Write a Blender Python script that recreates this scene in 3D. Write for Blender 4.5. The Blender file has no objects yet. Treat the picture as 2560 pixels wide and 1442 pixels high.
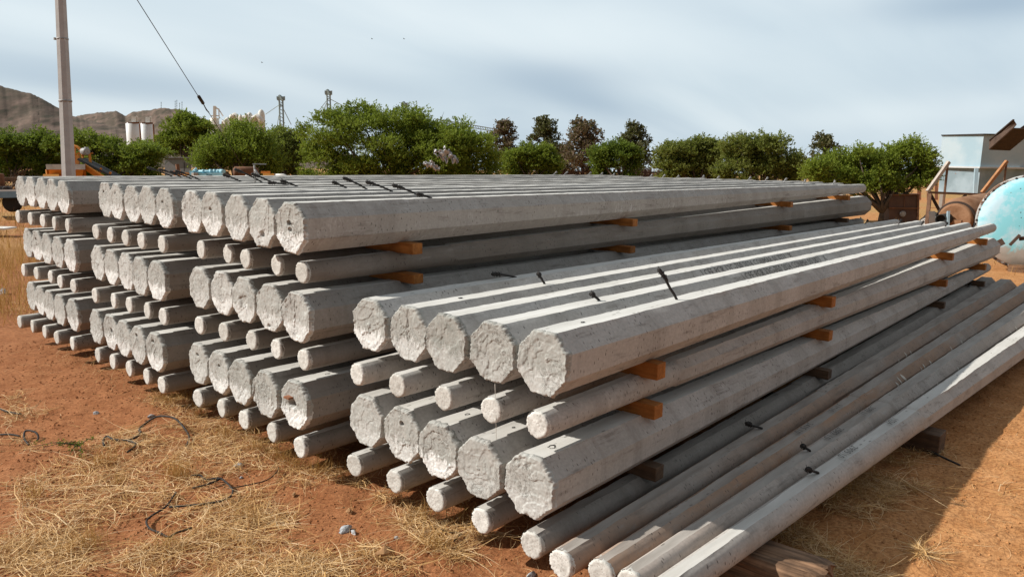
import bpy, math, random
import numpy as np
from mathutils import Vector, Matrix, noise as mnoise
random.seed(7)
RNG = np.random.default_rng(11)
SC = bpy.context.scene
COL = SC.collection
rad = math.radians

# ------------------------------------------------------------------ camera
CX, CY, CZ = -2.7257, -2.3294, 2.2473
YAW, PITCH, ROLL, FPX = 0.72639, 0.1727, 0.01357, 1903.5
G = 0.05                                   # level of the bare soil beside the stacks
fw = np.array([math.cos(YAW)*math.cos(PITCH), math.sin(YAW)*math.cos(PITCH), -math.sin(PITCH)])
rt0 = np.array([math.sin(YAW), -math.cos(YAW), 0.0])
up0 = np.cross(rt0, fw)
rt = rt0*math.cos(ROLL) + up0*math.sin(ROLL)
up = -rt0*math.sin(ROLL) + up0*math.cos(ROLL)
CAM = np.array([CX, CY, CZ])
def ray(px, py):
    return fw + (px-1280)/FPX*rt + (721-py)/FPX*up
def at(px, py, depth):
    return CAM + ray(px, py)*depth
def on_z(px, py, z=G):
    d = ray(px, py); return CAM + d*((z-CZ)/d[2])
def on_y(px, py, y):
    d = ray(px, py); return CAM + d*((y-CY)/d[1])
def spot(px, depth, z=G):
    p = at(px, 721, depth); d = math.hypot(p[0]-CX, p[1]-CY); return np.array([p[0], p[1], z-0.019*max(0, d-80)])
cam_data = bpy.data.cameras.new('camera'); cam = bpy.data.objects.new('camera', cam_data); COL.objects.link(cam)
cam_data.sensor_width = 36; cam_data.lens = 36*FPX/2560; cam_data.clip_start = 0.05; cam_data.clip_end = 20000
cam.matrix_world = Matrix(((rt[0], up[0], -fw[0], CX), (rt[1], up[1], -fw[1], CY), (rt[2], up[2], -fw[2], CZ), (0, 0, 0, 1)))
SC.camera = cam

# ------------------------------------------------------------------ light
SUN = np.array([-0.9, 1.0, 1.0]); SUN /= np.linalg.norm(SUN)
sd = bpy.data.lights.new('sun', 'SUN'); sd.energy = 5.0; sd.angle = rad(0.6); sd.color = (1.0, 0.965, 0.90)
so = bpy.data.objects.new('sun', sd); COL.objects.link(so)
so.rotation_euler = Vector(SUN).to_track_quat('Z', 'Y').to_euler()
W = bpy.data.worlds.new('World'); SC.world = W; W.use_nodes = True
nt = W.node_tree; nt.nodes.clear()
def wn(t, **k):
    n = nt.nodes.new(t)
    for a, b in k.items(): setattr(n, a, b)
    return n
sky = wn('ShaderNodeTexSky', sky_type='NISHITA', sun_disc=False)
sky.sun_elevation = math.asin(SUN[2]); sky.sun_rotation = math.atan2(SUN[0], SUN[1])
sky.air_density = 1.2; sky.dust_density = 2.0
tc = wn('ShaderNodeTexCoord'); sep = wn('ShaderNodeSeparateXYZ'); nt.links.new(tc.outputs['Generated'], sep.inputs[0])
def wm(op, a, b=None):
    n = wn('ShaderNodeMath', operation=op)
    for i, v in enumerate((a, b)):
        if v is None: continue
        if isinstance(v, (int, float)): n.inputs[i].default_value = v
        else: nt.links.new(v, n.inputs[i])
    return n.outputs[0]
zz = wm('ADD', wm('MAXIMUM', sep.outputs[2], 0.0), 0.22)
comb = wn('ShaderNodeCombineXYZ')
nt.links.new(wm('DIVIDE', sep.outputs[0], zz), comb.inputs[0]); nt.links.new(wm('DIVIDE', sep.outputs[1], zz), comb.inputs[1])
mp = wn('ShaderNodeMapping'); mp.inputs['Rotation'].default_value = (0, 0, rad(-20)); mp.inputs['Scale'].default_value = (0.30, 0.75, 1); mp.inputs['Location'].default_value = (1.9, 0.7, 0)
nt.links.new(comb.outputs[0], mp.inputs[0])
n1 = wn('ShaderNodeTexNoise'); n1.inputs['Scale'].default_value = 1.6; n1.inputs['Detail'].default_value = 5; n1.inputs['Roughness'].default_value = 0.5; n1.inputs['Distortion'].default_value = 0.5
nt.links.new(mp.outputs[0], n1.inputs['Vector'])
cr = wn('ShaderNodeValToRGB')
e = cr.color_ramp.elements; e[0].position = 0.25; e[0].color = (4.9, 6.0, 6.95, 1); e[1].position = 0.75; e[1].color = (7.2, 8.05, 8.5, 1)
m_ = cr.color_ramp.elements.new(0.47); m_.color = (6.0, 7.05, 7.75, 1)
nt.links.new(n1.outputs[0], cr.inputs[0])
mx = wn('ShaderNodeMix', data_type='RGBA'); mx.inputs['Factor'].default_value = 0.93
nt.links.new(sky.outputs[0], mx.inputs[6])
def wdot(vec):
    x = wn('ShaderNodeVectorMath', operation='DOT_PRODUCT'); nt.links.new(tc.outputs['Generated'], x.inputs[0]); x.inputs[1].default_value = tuple(float(q) for q in vec); return x.outputs['Value']
def wmixc(f, a, col, blend='MIX'):
    x = wn('ShaderNodeMix', data_type='RGBA', blend_type=blend)
    if isinstance(f, (int, float)): x.inputs[0].default_value = f
    else: nt.links.new(f, x.inputs[0])
    nt.links.new(a, x.inputs[6]); x.inputs[7].default_value = tuple(col)+(1,); return x.outputs[2]
skyc = cr.outputs[0]; da, db = wdot(rt0), wdot((0, 0, 1))
def blob(px, py, su, sv, amt, col, tilt=0.0):
    d0 = ray(px, py); d0 = d0/np.linalg.norm(d0); u0, v0 = float(d0@rt0), float(d0[2])
    du = wm('SUBTRACT', da, u0); dv = wm('SUBTRACT', wm('SUBTRACT', db, v0), wm('MULTIPLY', du, tilt))
    q = wm('ADD', wm('POWER', wm('ABSOLUTE', wm('DIVIDE', du, su)), 2.0), wm('POWER', wm('ABSOLUTE', wm('DIVIDE', dv, sv)), 2.0))
    f = wm('MULTIPLY', wm('POWER', 2.718, wm('MULTIPLY', q, -1.0)), wm('MULTIPLY', wm('ADD', n1.outputs[0], 0.45), amt))
    return wmixc(f, skyc, col)
DK, LT = (3.2, 4.3, 5.5), (7.6, 8.45, 8.85)
for a_ in ((1370,190,.10,.030,.85,DK,-.05),(1480,255,.07,.018,.6,DK,-.25),(330,215,.20,.030,.6,DK,-.15),(900,215,.14,.022,.35,DK,-.1),(2500,5,.10,.020,.8,DK,0),(1480,70,.16,.05,.8,LT,0),(480,150,.20,.016,.55,LT,-.22),(1000,30,.16,.04,.4,LT,-.1),(2300,280,.2,.02,.6,LT,.08),(300,275,.2,.018,.6,LT,0),(60,60,.1,.04,.4,LT,-.1)):
    skyc = blob(*a_)
# unseen sky overhead and behind the camera is dimmed to deepen the shade
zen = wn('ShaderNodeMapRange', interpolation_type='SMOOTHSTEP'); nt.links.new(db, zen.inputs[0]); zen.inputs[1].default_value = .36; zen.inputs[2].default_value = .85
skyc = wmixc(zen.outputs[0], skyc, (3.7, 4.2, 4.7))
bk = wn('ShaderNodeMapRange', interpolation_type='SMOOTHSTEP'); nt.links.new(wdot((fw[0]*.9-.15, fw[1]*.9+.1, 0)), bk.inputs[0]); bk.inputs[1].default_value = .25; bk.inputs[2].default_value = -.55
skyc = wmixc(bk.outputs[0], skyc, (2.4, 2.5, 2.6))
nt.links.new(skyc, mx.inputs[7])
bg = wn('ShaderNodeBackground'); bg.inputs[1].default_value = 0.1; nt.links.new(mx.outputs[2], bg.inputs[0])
ow = wn('ShaderNodeOutputWorld'); nt.links.new(bg.outputs[0], ow.inputs[0])
vs = SC.view_settings; vs.view_transform = 'Standard'; vs.look = 'None'; vs.gamma = 1; vs.exposure = 0.13
SC.cycles.max_bounces = 6; SC.cycles.diffuse_bounces = 3; SC.cycles.use_denoising = True

# ------------------------------------------------------------------ object helpers
def tag(o, label=None, cat=None, group=None, kind=None):
    if label: o['label'] = label
    if cat: o['category'] = cat
    if group: o['group'] = group
    if kind: o['kind'] = kind
    return o
def empty(name, loc=(0, 0, 0), label=None, cat=None, group=None):
    o = bpy.data.objects.new(name, None); COL.objects.link(o); o.location = tuple(float(v) for v in loc); o.empty_display_size = 0.1
    return tag(o, label, cat, group)
def link_mesh(name, me, mats, parent=None):
    for m in (mats if isinstance(mats, (list, tuple)) else [mats]): me.materials.append(m)
    o = bpy.data.objects.new(name, me); COL.objects.link(o)
    if parent: o.parent = parent
    return o
def raw_mesh(name, V, F, mi=None, smooth=True):
    me = bpy.data.meshes.new(name); me.from_pydata([tuple(v) for v in V], [], [tuple(f) for f in F])
    if mi is not None: me.polygons.foreach_set('material_index', mi)
    if isinstance(smooth, (list, np.ndarray)): me.polygons.foreach_set('use_smooth', smooth)
    else: me.polygons.foreach_set('use_smooth', [smooth]*len(F))
    me.update(); return me
def quads_mesh(name, P):
    """P: (N,4,3) array of free quads."""
    N = len(P); me = bpy.data.meshes.new(name)
    me.vertices.add(N*4); me.loops.add(N*4); me.polygons.add(N)
    me.vertices.foreach_set('co', np.ascontiguousarray(P, dtype=np.float32).ravel())
    me.loops.foreach_set('vertex_index', np.arange(N*4, dtype=np.int32))
    me.polygons.foreach_set('loop_start', np.arange(0, N*4, 4, dtype=np.int32))
    me.update(calc_edges=True); me.validate(); return me
class MB:
    """collects shapes into one mesh; coordinates are world, build() subtracts the parent's place"""
    def __init__(s): s.V = []; s.F = []; s.S = []
    def add(s, V, F, smooth=False):
        b = len(s.V); s.V += [np.asarray(v, float) for v in V]; s.F += [tuple(i+b for i in f) for f in F]; s.S += [smooth]*len(F); return s
    def hexa(s, c):    # 8 corners: bottom ring 0-3, top ring 4-7
        return s.add(c, [(3,2,1,0),(4,5,6,7),(0,1,5,4),(1,2,6,5),(2,3,7,6),(3,0,4,7)])
    def box(s, c, size, M=None):
        c = np.asarray(c, float); h = np.asarray(size, float)/2
        q = [(-1,-1,-1),(1,-1,-1),(1,1,-1),(-1,1,-1),(-1,-1,1),(1,-1,1),(1,1,1),(-1,1,1)]
        P = [np.array(v)*h for v in q]
        if M is not None: P = [M @ p for p in P]
        return s.hexa([c+p for p in P])
    def bar(s, a, b, w, h=None, upv=(0, 0, 1)):
        a = np.asarray(a, float); b = np.asarray(b, float); d = b-a; L = np.linalg.norm(d); d /= L
        u = np.cross(np.asarray(upv, float), d)
        if np.linalg.norm(u) < 1e-4: u = np.cross((1, 0, 0), d)
        u /= np.linalg.norm(u); v = np.cross(d, u); h = h or w
        return s.box((a+b)/2, (L, w, h), np.array([d, u, v]).T)
    def tube(s, pts, r, n=8, caps=True, smooth=True):
        pts = [np.asarray(p, float) for p in pts]; m = len(pts); rs = r if isinstance(r, (list, tuple, np.ndarray)) else [r]*m
        V = []; ref = None
        for i in range(m):
            d = pts[min(i+1, m-1)]-pts[max(i-1, 0)]; d = d/(np.linalg.norm(d)+1e-9)
            if ref is None or abs(np.dot(ref, d)) > 0.98:
                ref = np.array([0, 0, 1.]) if abs(d[2]) < 0.9 else np.array([1., 0, 0])
            u = np.cross(d, ref); u /= np.linalg.norm(u); v = np.cross(u, d); ref = v
            for k in range(n):
                a = 2*math.pi*k/n; V.append(pts[i]+rs[i]*(math.cos(a)*u+math.sin(a)*v))
        F = [(i*n+k, i*n+(k+1) % n, (i+1)*n+(k+1) % n, (i+1)*n+k) for i in range(m-1) for k in range(n)]
        b = len(s.V); s.add(V, F, smooth)
        if caps: s.add([], []); s.F += [tuple(b+k for k in range(n-1, -1, -1)), tuple(b+(m-1)*n+k for k in range(n))]; s.S += [False, False]
        return s
    def lathe(s, a, axis, prof, n=24, smooth=True):
        """prof: list of (distance along axis, radius)"""
        axis = np.asarray(axis, float); axis = axis/np.linalg.norm(axis); a = np.asarray(a, float)
        return s.tube_exact([a+axis*t for t, _ in prof], [r for _, r in prof], axis, n, smooth)
    def tube_exact(s, pts, rs, axis, n, smooth):
        ref = np.array([0, 0, 1.]) if abs(axis[2]) < 0.9 else np.array([1., 0, 0])
        u = np.cross(axis, ref); u /= np.linalg.norm(u); v = np.cross(u, axis)
        V = [p+r*(math.cos(2*math.pi*k/n)*u+math.sin(2*math.pi*k/n)*v) for p, r in zip(pts, rs) for k in range(n)]
        m = len(pts)
        F = [(i*n+k, i*n+(k+1) % n, (i+1)*n+(k+1) % n, (i+1)*n+k) for i in range(m-1) for k in range(n)]
        b = len(s.V); s.add(V, F, smooth)
        s.F += [tuple(b+k for k in range(n-1, -1, -1)), tuple(b+(m-1)*n+k for k in range(n))]; s.S += [False, False]
        return s
    def build(s, name, mat, parent=None, off=None):
        o = np.array(parent.location) if parent is not None and off is None else (np.asarray(off, float) if off is not None else np.zeros(3))
        if off is None and parent is not None and parent.parent is not None: o = o+np.array(parent.parent.location)
        me = raw_mesh(name, [v-o for v in s.V], s.F, None, np.array(s.S))
        ob = link_mesh(name, me, mat, parent)
        return ob
def bevel(o, w=0.004, seg=2):
    m = o.modifiers.new('bevel', 'BEVEL'); m.width = w; m.segments = seg; m.limit_method = 'ANGLE'; return o
def single(mb, name, mat, loc, label, cat, group=None):
    """a thing that is one mesh with its origin at loc"""
    o = mb.build(name, mat, None, off=loc); o.location = tuple(float(v) for v in loc); return tag(o, label, cat, group)

# numpy value noise ---------------------------------------------------------
def _hash(ix, iy, iz, seed):
    n = (ix*374761393 + iy*668265263 + iz*2147483647 + seed*1274126177) & 0xffffffff
    n = ((n ^ (n >> 13))*1274126177) & 0xffffffff
    return ((n ^ (n >> 16)) & 0xffff)/65535.0
def vnoise(x, y, z=0.0, seed=0):
    x, y, z = np.broadcast_arrays(np.asarray(x, float), np.asarray(y, float), np.asarray(z, float))
    ix, iy, iz = np.floor(x).astype(np.int64), np.floor(y).astype(np.int64), np.floor(z).astype(np.int64)
    fx, fy, fz = x-ix, y-iy, z-iz
    fx, fy, fz = fx*fx*(3-2*fx), fy*fy*(3-2*fy), fz*fz*(3-2*fz)
    r = 0
    for a in (0, 1):
        for b in (0, 1):
            for c in (0, 1):
                r = r + _hash(ix+a, iy+b, iz+c, seed)*(fx if a else 1-fx)*(fy if b else 1-fy)*(fz if c else 1-fz)
    return r*2-1
def fbm(x, y, z=0.0, oct=4, seed=0):
    r = 0; a = 1; s = 0
    for k in range(oct):
        f = 2.03**k; r = r + a*vnoise(np.asarray(x)*f, np.asarray(y)*f, np.asarray(z)*f, seed+k*17); s += a; a *= 0.5
    return r/s

# ------------------------------------------------------------------ material helpers
class NT:
    def __init__(s, name):
        s.m = bpy.data.materials.new(name); s.m.use_nodes = True; s.t = s.m.node_tree
        s.b = s.t.nodes['Principled BSDF']; s.out = s.t.nodes['Material Output']
    def n(s, t, **k):
        x = s.t.nodes.new(t)
        for a, b in k.items(): setattr(x, a, b)
        return x
    def set(s, inp, v):
        if v is None: return
        if isinstance(v, bpy.types.NodeSocket): s.t.links.new(v, inp)
        else:
            if isinstance(v, tuple) and len(v) == 3 and inp.type == 'RGBA': v = v+(1,)
            inp.default_value = v
    def math(s, op, a, b=None, c=None, clamp=False):
        x = s.n('ShaderNodeMath', operation=op, use_clamp=clamp)
        for i, v in enumerate((a, b, c)): s.set(x.inputs[i], v) if v is not None else None
        return x.outputs[0]
    def mix(s, f, a, b, blend='MIX'):
        x = s.n('ShaderNodeMix', data_type='RGBA', blend_type=blend)
        s.set(x.inputs[0], f); s.set(x.inputs[6], a); s.set(x.inputs[7], b); return x.outputs[2]
    def ramp(s, f, *stops):
        x = s.n('ShaderNodeValToRGB'); el = x.color_ramp.elements
        while len(el) < len(stops): el.new(0.5)
        for q, (p, c) in zip(el, stops):
            q.position = p; q.color = (c, c, c, 1) if isinstance(c, (int, float)) else tuple(c)+(1,)
        s.set(x.inputs[0], f); return x.outputs[0]
    def co(s, kind='Object', scale=(1, 1, 1), rnd=True, rot=(0, 0, 0)):
        v = s.n('ShaderNodeTexCoord').outputs[kind]
        if rnd:
            a = s.n('ShaderNodeVectorMath', operation='ADD'); s.set(a.inputs[0], v)
            r = s.n('ShaderNodeObjectInfo').outputs['Random']; m = s.math('MULTIPLY', r, 173.0)
            c = s.n('ShaderNodeCombineXYZ'); 
            for i in range(3): s.set(c.inputs[i], m)
            s.set(a.inputs[1], c.outputs[0]); v = a.outputs[0]
        mpn = s.n('ShaderNodeMapping'); s.set(mpn.inputs[0], v); mpn.inputs['Scale'].default_value = scale; mpn.inputs['Rotation'].default_value = rot
        return mpn.outputs[0]
    def noise(s, v, scale, detail=4, rough=0.55, dist=0.0):
        x = s.n('ShaderNodeTexNoise'); s.set(x.inputs['Vector'], v); x.inputs['Scale'].default_value = scale
        x.inputs['Detail'].default_value = detail; x.inputs['Roughness'].default_value = rough; x.inputs['Distortion'].default_value = dist
        return x.outputs[0]
    def vor(s, v, scale, feature='F1', rnd=1.0):
        x = s.n('ShaderNodeTexVoronoi', feature=feature); s.set(x.inputs['Vector'], v); x.inputs['Scale'].default_value = scale; x.inputs['Randomness'].default_value = rnd
        return x.outputs['Distance']
    def attr(s, name):
        x = s.n('ShaderNodeAttribute', attribute_type='OBJECT', attribute_name=name); return x.outputs['Fac']
    def bump(s, h, strength=0.5, dist=0.01, chain=None):
        x = s.n('ShaderNodeBump'); x.inputs['Strength'].default_value = strength; x.inputs['Distance'].default_value = dist
        s.set(x.inputs['Height'], h)
        if chain is not None: s.set(x.inputs['Normal'], chain)
        return x.outputs[0]
    def fin(s, col, rough=0.85, normal=None, metal=0.0, spec=0.3):
        s.set(s.b.inputs['Base Color'], col); s.set(s.b.inputs['Roughness'], rough); s.set(s.b.inputs['Metallic'], metal)
        s.b.inputs['Specular IOR Level'].default_value = spec
        if normal is not None: s.set(s.b.inputs['Normal'], normal)
        return s.m

def mat_concrete():
    n = NT('cast_concrete'); v = n.co()
    rnd = n.n('ShaderNodeObjectInfo').outputs['Random']
    base = n.mix(rnd, (0.345, 0.312, 0.275), (0.405, 0.38, 0.345))
    big = n.noise(n.co(scale=(0.35, 1, 1)), 2.6, 5, 0.6)
    col = n.mix(n.ramp(big, (0.40, 0), (0.62, 1)), base, n.mix(rnd, (0.265, 0.22, 0.18), (0.47, 0.45, 0.415)))
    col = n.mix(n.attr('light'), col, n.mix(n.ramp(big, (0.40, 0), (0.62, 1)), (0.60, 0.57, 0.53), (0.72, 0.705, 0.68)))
    tone = n.attr('rusty')
    col = n.mix(n.math('MULTIPLY', tone, n.ramp(n.noise(n.co(scale=(0.5, 2, 2)), 1.6, 4, 0.6), (0.3, .2), (0.55, 1))), col, (0.42, 0.25, 0.155))
    fine = n.noise(v, 55, 3, 0.6)
    col = n.mix(n.ramp(fine, (0.35, 0.28), (0.7, 0.0)), col, (0.20, 0.185, 0.165))
    scr_ = n.noise(n.co(scale=(1.2, 9, 9)), 2.4, 6, 0.7); col = n.mix(n.ramp(scr_, (0.56, 0), (0.70, 0.55)), col, (0.155, 0.13, 0.108))
    col = n.mix(n.ramp(scr_, (0.30, 0.5), (0.42, 0)), col, (0.44, 0.42, 0.39))
    # lime bloom, streaked down the side
    eff = n.attr('lime')
    st = n.noise(n.co(scale=(7, 2.2, 2.6)), 3.4, 7, 0.72, 1.2)
    patch = n.noise(n.co(scale=(1.1, 1, 1)), 1.7, 3, 0.5)
    em = n.math('MULTIPLY', n.ramp(st, (0.54, 0), (0.70, 1)), n.ramp(patch, (0.47, 0), (0.64, 1)))
    col = n.mix(n.math('MULTIPLY', em, eff), col, (0.66, 0.65, 0.63))
    col = n.mix(n.math('MULTIPLY', n.ramp(n.noise(n.co(scale=(2.6, .5, .5)), 1.5, 5, 0.65, .5), (0.46, 0), (0.66, 1)), 0.32), col, (0.17, 0.145, 0.12))
    col = n.mix(n.attr('dark'), col, (0.045, 0.034, 0.026))
    # air holes
    pv = n.co(scale=(1.7, 0.8, 0.8))
    d = n.vor(pv, 27); big_d = n.vor(pv, 9)
    keep = n.ramp(n.noise(v, 3.2, 3), (0.40, 0), (0.58, 1))
    hole = n.math('MULTIPLY', n.ramp(d, (0.15, 1), (0.23, 0)), keep)
    hole = n.math('MAXIMUM', hole, n.math('MULTIPLY', n.ramp(big_d, (0.05, 1), (0.08, 0)), 0.9))
    col = n.mix(n.math('MULTIPLY', hole, 0.72), col, (0.07, 0.063, 0.055))
    h = n.math('SUBTRACT', n.math('MULTIPLY', fine, 0.35), n.math('MULTIPLY', hole, 1.2))
    h = n.math('ADD', h, n.math('MULTIPLY', n.noise(n.co(scale=(0.6, 3, 3)), 14, 4), 0.8))
    return n.fin(col, 0.88, n.bump(h, 0.4, 0.003), spec=0.25)
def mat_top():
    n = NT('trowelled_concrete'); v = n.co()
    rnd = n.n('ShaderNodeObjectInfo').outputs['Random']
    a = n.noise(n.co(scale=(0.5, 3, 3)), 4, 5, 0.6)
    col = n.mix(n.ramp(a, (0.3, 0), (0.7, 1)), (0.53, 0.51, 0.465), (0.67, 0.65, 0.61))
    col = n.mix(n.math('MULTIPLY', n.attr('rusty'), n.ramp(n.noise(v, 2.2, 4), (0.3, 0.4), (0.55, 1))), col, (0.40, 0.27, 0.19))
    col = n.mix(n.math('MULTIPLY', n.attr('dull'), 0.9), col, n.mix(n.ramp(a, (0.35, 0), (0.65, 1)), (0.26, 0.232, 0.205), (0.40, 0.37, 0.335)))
    d = n.vor(n.co(scale=(0.7, 2, 2)), 15); keep = n.ramp(n.noise(v, 2.1, 3), (0.48, 0), (0.6, 1))
    hole = n.math('MULTIPLY', n.ramp(d, (0.14, 1), (0.22, 0)), keep)
    col = n.mix(n.math('MULTIPLY', hole, 0.7), col, (0.14, 0.125, 0.105))
    h = n.math('ADD', n.noise(n.co(scale=(0.5, 4, 4)), 18, 5, 0.7), n.math('MULTIPLY', hole, -1.0))
    return n.fin(col, 0.9, n.bump(h, 0.3, 0.004), spec=0.2)
def mat_mortar():
    n = NT('capping_mortar'); v = n.co(rnd=False); vr = n.co()
    rnd = n.n('ShaderNodeObjectInfo').outputs['Random']
    base = n.mix(n.attr('pale'), (0.262, 0.268, 0.242), (0.53, 0.53, 0.50))
    col = n.mix(n.ramp(n.noise(vr, 9, 5, 0.6, 0.8), (0.35, 0), (0.65, 0.8)), base, n.mix(n.attr('pale'), (0.40, 0.385, 0.35), (0.42, 0.40, 0.37)))
    sepn = n.n('ShaderNodeSeparateXYZ'); n.set(sepn.inputs[0], v)
    low = n.math('ADD', n.math('MULTIPLY', sepn.outputs[2], -5.2), n.math('MULTIPLY', n.noise(n.co(scale=(1, 3, 0.8)), 11, 5, 0.7), 1.5))
    lime = n.math('MULTIPLY', n.ramp(low, (0.92, 0), (1.15, 1)), n.attr('lime'))
    col = n.mix(lime, col, (0.80, 0.795, 0.77))
    edge = n.vor(n.co(scale=(1, 1, 1)), 9, 'DISTANCE_TO_EDGE')
    wob = n.noise(vr, 13, 5, 0.7, 1.5)
    crack = n.math('MULTIPLY', n.ramp(n.math('ABSOLUTE', n.math('SUBTRACT', wob, 0.5)), (0.006, 1), (0.022, 0)), n.ramp(n.noise(vr, 6, 2), (0.47, 0), (0.56, 1)))
    col = n.mix(n.ramp(n.noise(vr, 30, 4, .7), (0.54, 0), (0.68, .5)), col, n.mix(n.attr('pale'), (0.42, 0.41, 0.38), (0.74, 0.73, 0.70)))
    col = n.mix(n.math('MULTIPLY', crack, 0.85), col, (0.11, 0.10, 0.085))
    fl = n.noise(vr, 70, 3, 0.6)
    col = n.mix(n.ramp(fl, (0.3, 0.35), (0.6, 0)), col, (0.22, 0.205, 0.18))
    h = n.math('ADD', n.math('MULTIPLY', wob, 0.7), n.math('ADD', n.math('MULTIPLY', fl, 0.15), n.math('MULTIPLY', crack, -0.8)))
    return n.fin(col, 0.9, n.bump(h, 0.22, 0.004), spec=0.2)
def mat_endface():
    n = NT('broken_concrete_end'); v = n.co()
    rnd = n.n('ShaderNodeObjectInfo').outputs['Random']
    col = n.mix(rnd, (0.56, 0.54, 0.495), (0.70, 0.68, 0.635))
    ag = n.vor(v, 75); col = n.mix(n.ramp(ag, (0.12, 0.75), (0.3, 0)), col, (0.26, 0.24, 0.21))
    col = n.mix(n.ramp(n.noise(v, 24, 4, 0.7), (0.35, 0.5), (0.6, 0)), col, (0.32, 0.30, 0.265))
    h = n.math('ADD', n.noise(v, 45, 4, 0.7), n.math('MULTIPLY', ag, 0.6))
    return n.fin(col, 0.92, n.bump(h, 0.4, 0.003), spec=0.2)
def mat_wood(name, c1, c2, scale=9, axis=1, grain=(14, 1.2, 14)):
    n = NT(name); v = n.co(scale=grain)
    g = n.noise(v, scale/9*2.2, 6, 0.65, 0.7)
    col = n.mix(n.ramp(g, (0.32, 0), (0.68, 1)), c1, c2)
    col = n.mix(n.ramp(n.noise(n.co(), 7, 4), (0.3, 0.6), (0.55, 0)), col, tuple(x*0.55 for x in c1))
    return n.fin(col, 0.78, n.bump(g, 0.5, 0.004), spec=0.25)
def mat_plain(name, c, rough=0.7, var=0.25, scale=6, metal=0.0, bump=0.15, c2=None, spec=0.35):
    n = NT(name); v = n.co()
    a = n.noise(v, scale, 5, 0.65)
    col = n.mix(n.ramp(a, (0.32, 0), (0.7, 1)), tuple(x*(1-var) for x in c), c2 or tuple(min(1, x*(1+var)) for x in c))
    return n.fin(col, rough, n.bump(n.noise(v, scale*5, 4), bump, 0.01), metal, spec)
def mat_paint_rust(name, paint, amount=0.5, scale=2.5, rust=(0.17, 0.07, 0.03), paint2=None):
    n = NT(name); v = n.co()
    a = n.noise(v, scale, 8, 0.7, 0.4)
    p = n.mix(n.ramp(n.noise(v, scale*0.7, 5, 0.6), (0.4, 0), (0.6, 1)), paint, paint2 or tuple(x*0.85 for x in paint))
    r = n.mix(n.noise(v, scale*8, 4), tuple(x*0.55 for x in rust), tuple(min(1, x*1.6) for x in rust))
    f = n.ramp(a, (amount-0.015, 0), (amount+0.02, 1))
    col = n.mix(f, p, r)
    return n.fin(col, n.ramp(f, (0, 0.45), (1, 0.9)), n.bump(n.math('ADD', n.math('MULTIPLY', f, -0.5), n.math('MULTIPLY', n.noise(v, scale*12, 4), 0.3)), 0.3, 0.01), spec=0.3)
def mat_leaf(name, c1, c2, trans=0.35):
    n = NT(name)
    isl = n.n('ShaderNodeNewGeometry').outputs['Random Per Island']
    v = n.co('Object', rnd=False)
    col = n.mix(isl, c1, c2)
    col = n.mix(n.ramp(n.noise(v, 0.9, 3), (0.35, 0), (0.65, 0.6)), col, tuple(x*1.25 for x in c2))
    n.fin(col, 0.6, spec=0.15)
    tr = n.n('ShaderNodeBsdfTranslucent'); n.set(tr.inputs[0], n.mix(0.5, col, (0.30, 0.40, 0.05)))
    ms = n.n('ShaderNodeMixShader'); ms.inputs[0].default_value = trans
    n.t.links.new(n.b.outputs[0], ms.inputs[1]); n.t.links.new(tr.outputs[0], ms.inputs[2]); n.t.links.new(ms.outputs[0], n.out.inputs[0])
    return n.m
def mat_straw(name, c1, c2, c3):
    n = NT(name)
    isl = n.n('ShaderNodeNewGeometry').outputs['Random Per Island']
    col = n.ramp(isl, (0.0, c1), (0.5, c2), (1.0, c3))
    n.fin(col, 0.7, spec=0.2)
    tr = n.n('ShaderNodeBsdfTranslucent'); n.set(tr.inputs[0], col)
    ms = n.n('ShaderNodeMixShader'); ms.inputs[0].default_value = 0.25
    n.t.links.new(n.b.outputs[0], ms.inputs[1]); n.t.links.new(tr.outputs[0], ms.inputs[2]); n.t.links.new(ms.outputs[0], n.out.inputs[0])
    return n.m
def mat_soil():
    n = NT('red_soil'); v = n.co('Object', rnd=False)
    a = n.noise(v, 0.55, 6, 0.62); b = n.noise(v, 5, 5, 0.65); c = n.noise(v, 40, 4, 0.7)
    sp = n.n('ShaderNodeSeparateXYZ'); n.set(sp.inputs[0], v)
    # the driven yard to the right is sandier than the soil in front of the butts
    sand = n.math('ADD', n.math('MULTIPLY', n.math('SUBTRACT', sp.outputs[0], sp.outputs[1]), 0.22), n.math('MULTIPLY', a, 0.9))
    far = n.math('MULTIPLY', n.math('SUBTRACT', n.math('ADD', sp.outputs[0], sp.outputs[1]), 18.0), 0.08)
    sand = n.math('MAXIMUM', sand, far)
    col = n.mix(n.ramp(b, (0.3, 0), (0.7, 1)), (0.285, 0.108, 0.042), (0.41, 0.178, 0.078))
    col = n.mix(n.ramp(sand, (0.75, 0), (1.25, 1)), col, n.mix(n.ramp(b, (0.35, 0), (0.7, 1)), (0.455, 0.205, 0.074), (0.60, 0.305, 0.13)))
    dry = n.math('MULTIPLY', n.ramp(a, (0.45, 0), (0.62, 1)), n.ramp(n.math('ADD', sp.outputs[0], sp.outputs[1]), (0, 0), (1, 0)))
    fr = n.math('ADD', sp.outputs[0], sp.outputs[1])
    grassy = n.math('MULTIPLY', n.ramp(n.math('MULTIPLY', fr, 0.02), (0.26, 0), (0.5, 1)), n.ramp(n.noise(v, 0.16, 5, 0.6), (0.42, 0), (0.56, 0.9)))
    col = n.mix(grassy, col, (0.43, 0.27, 0.105))
    col = n.mix(n.ramp(c, (0.38, 0.5), (0.56, 0)), col, (0.14, 0.05, 0.02))
    col = n.mix(n.ramp(n.vor(v, 55), (0.05, 0.55), (0.14, 0)), col, (0.45, 0.30, 0.18))
    h = n.math('ADD', n.math('MULTIPLY', b, 1.4), n.math('ADD', c, n.math('MULTIPLY', n.noise(v, 130, 3, 0.6), 0.35)))
    return n.fin(col, 0.95, n.bump(h, 0.55, 0.014), spec=0.1)
M = {}
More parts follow.
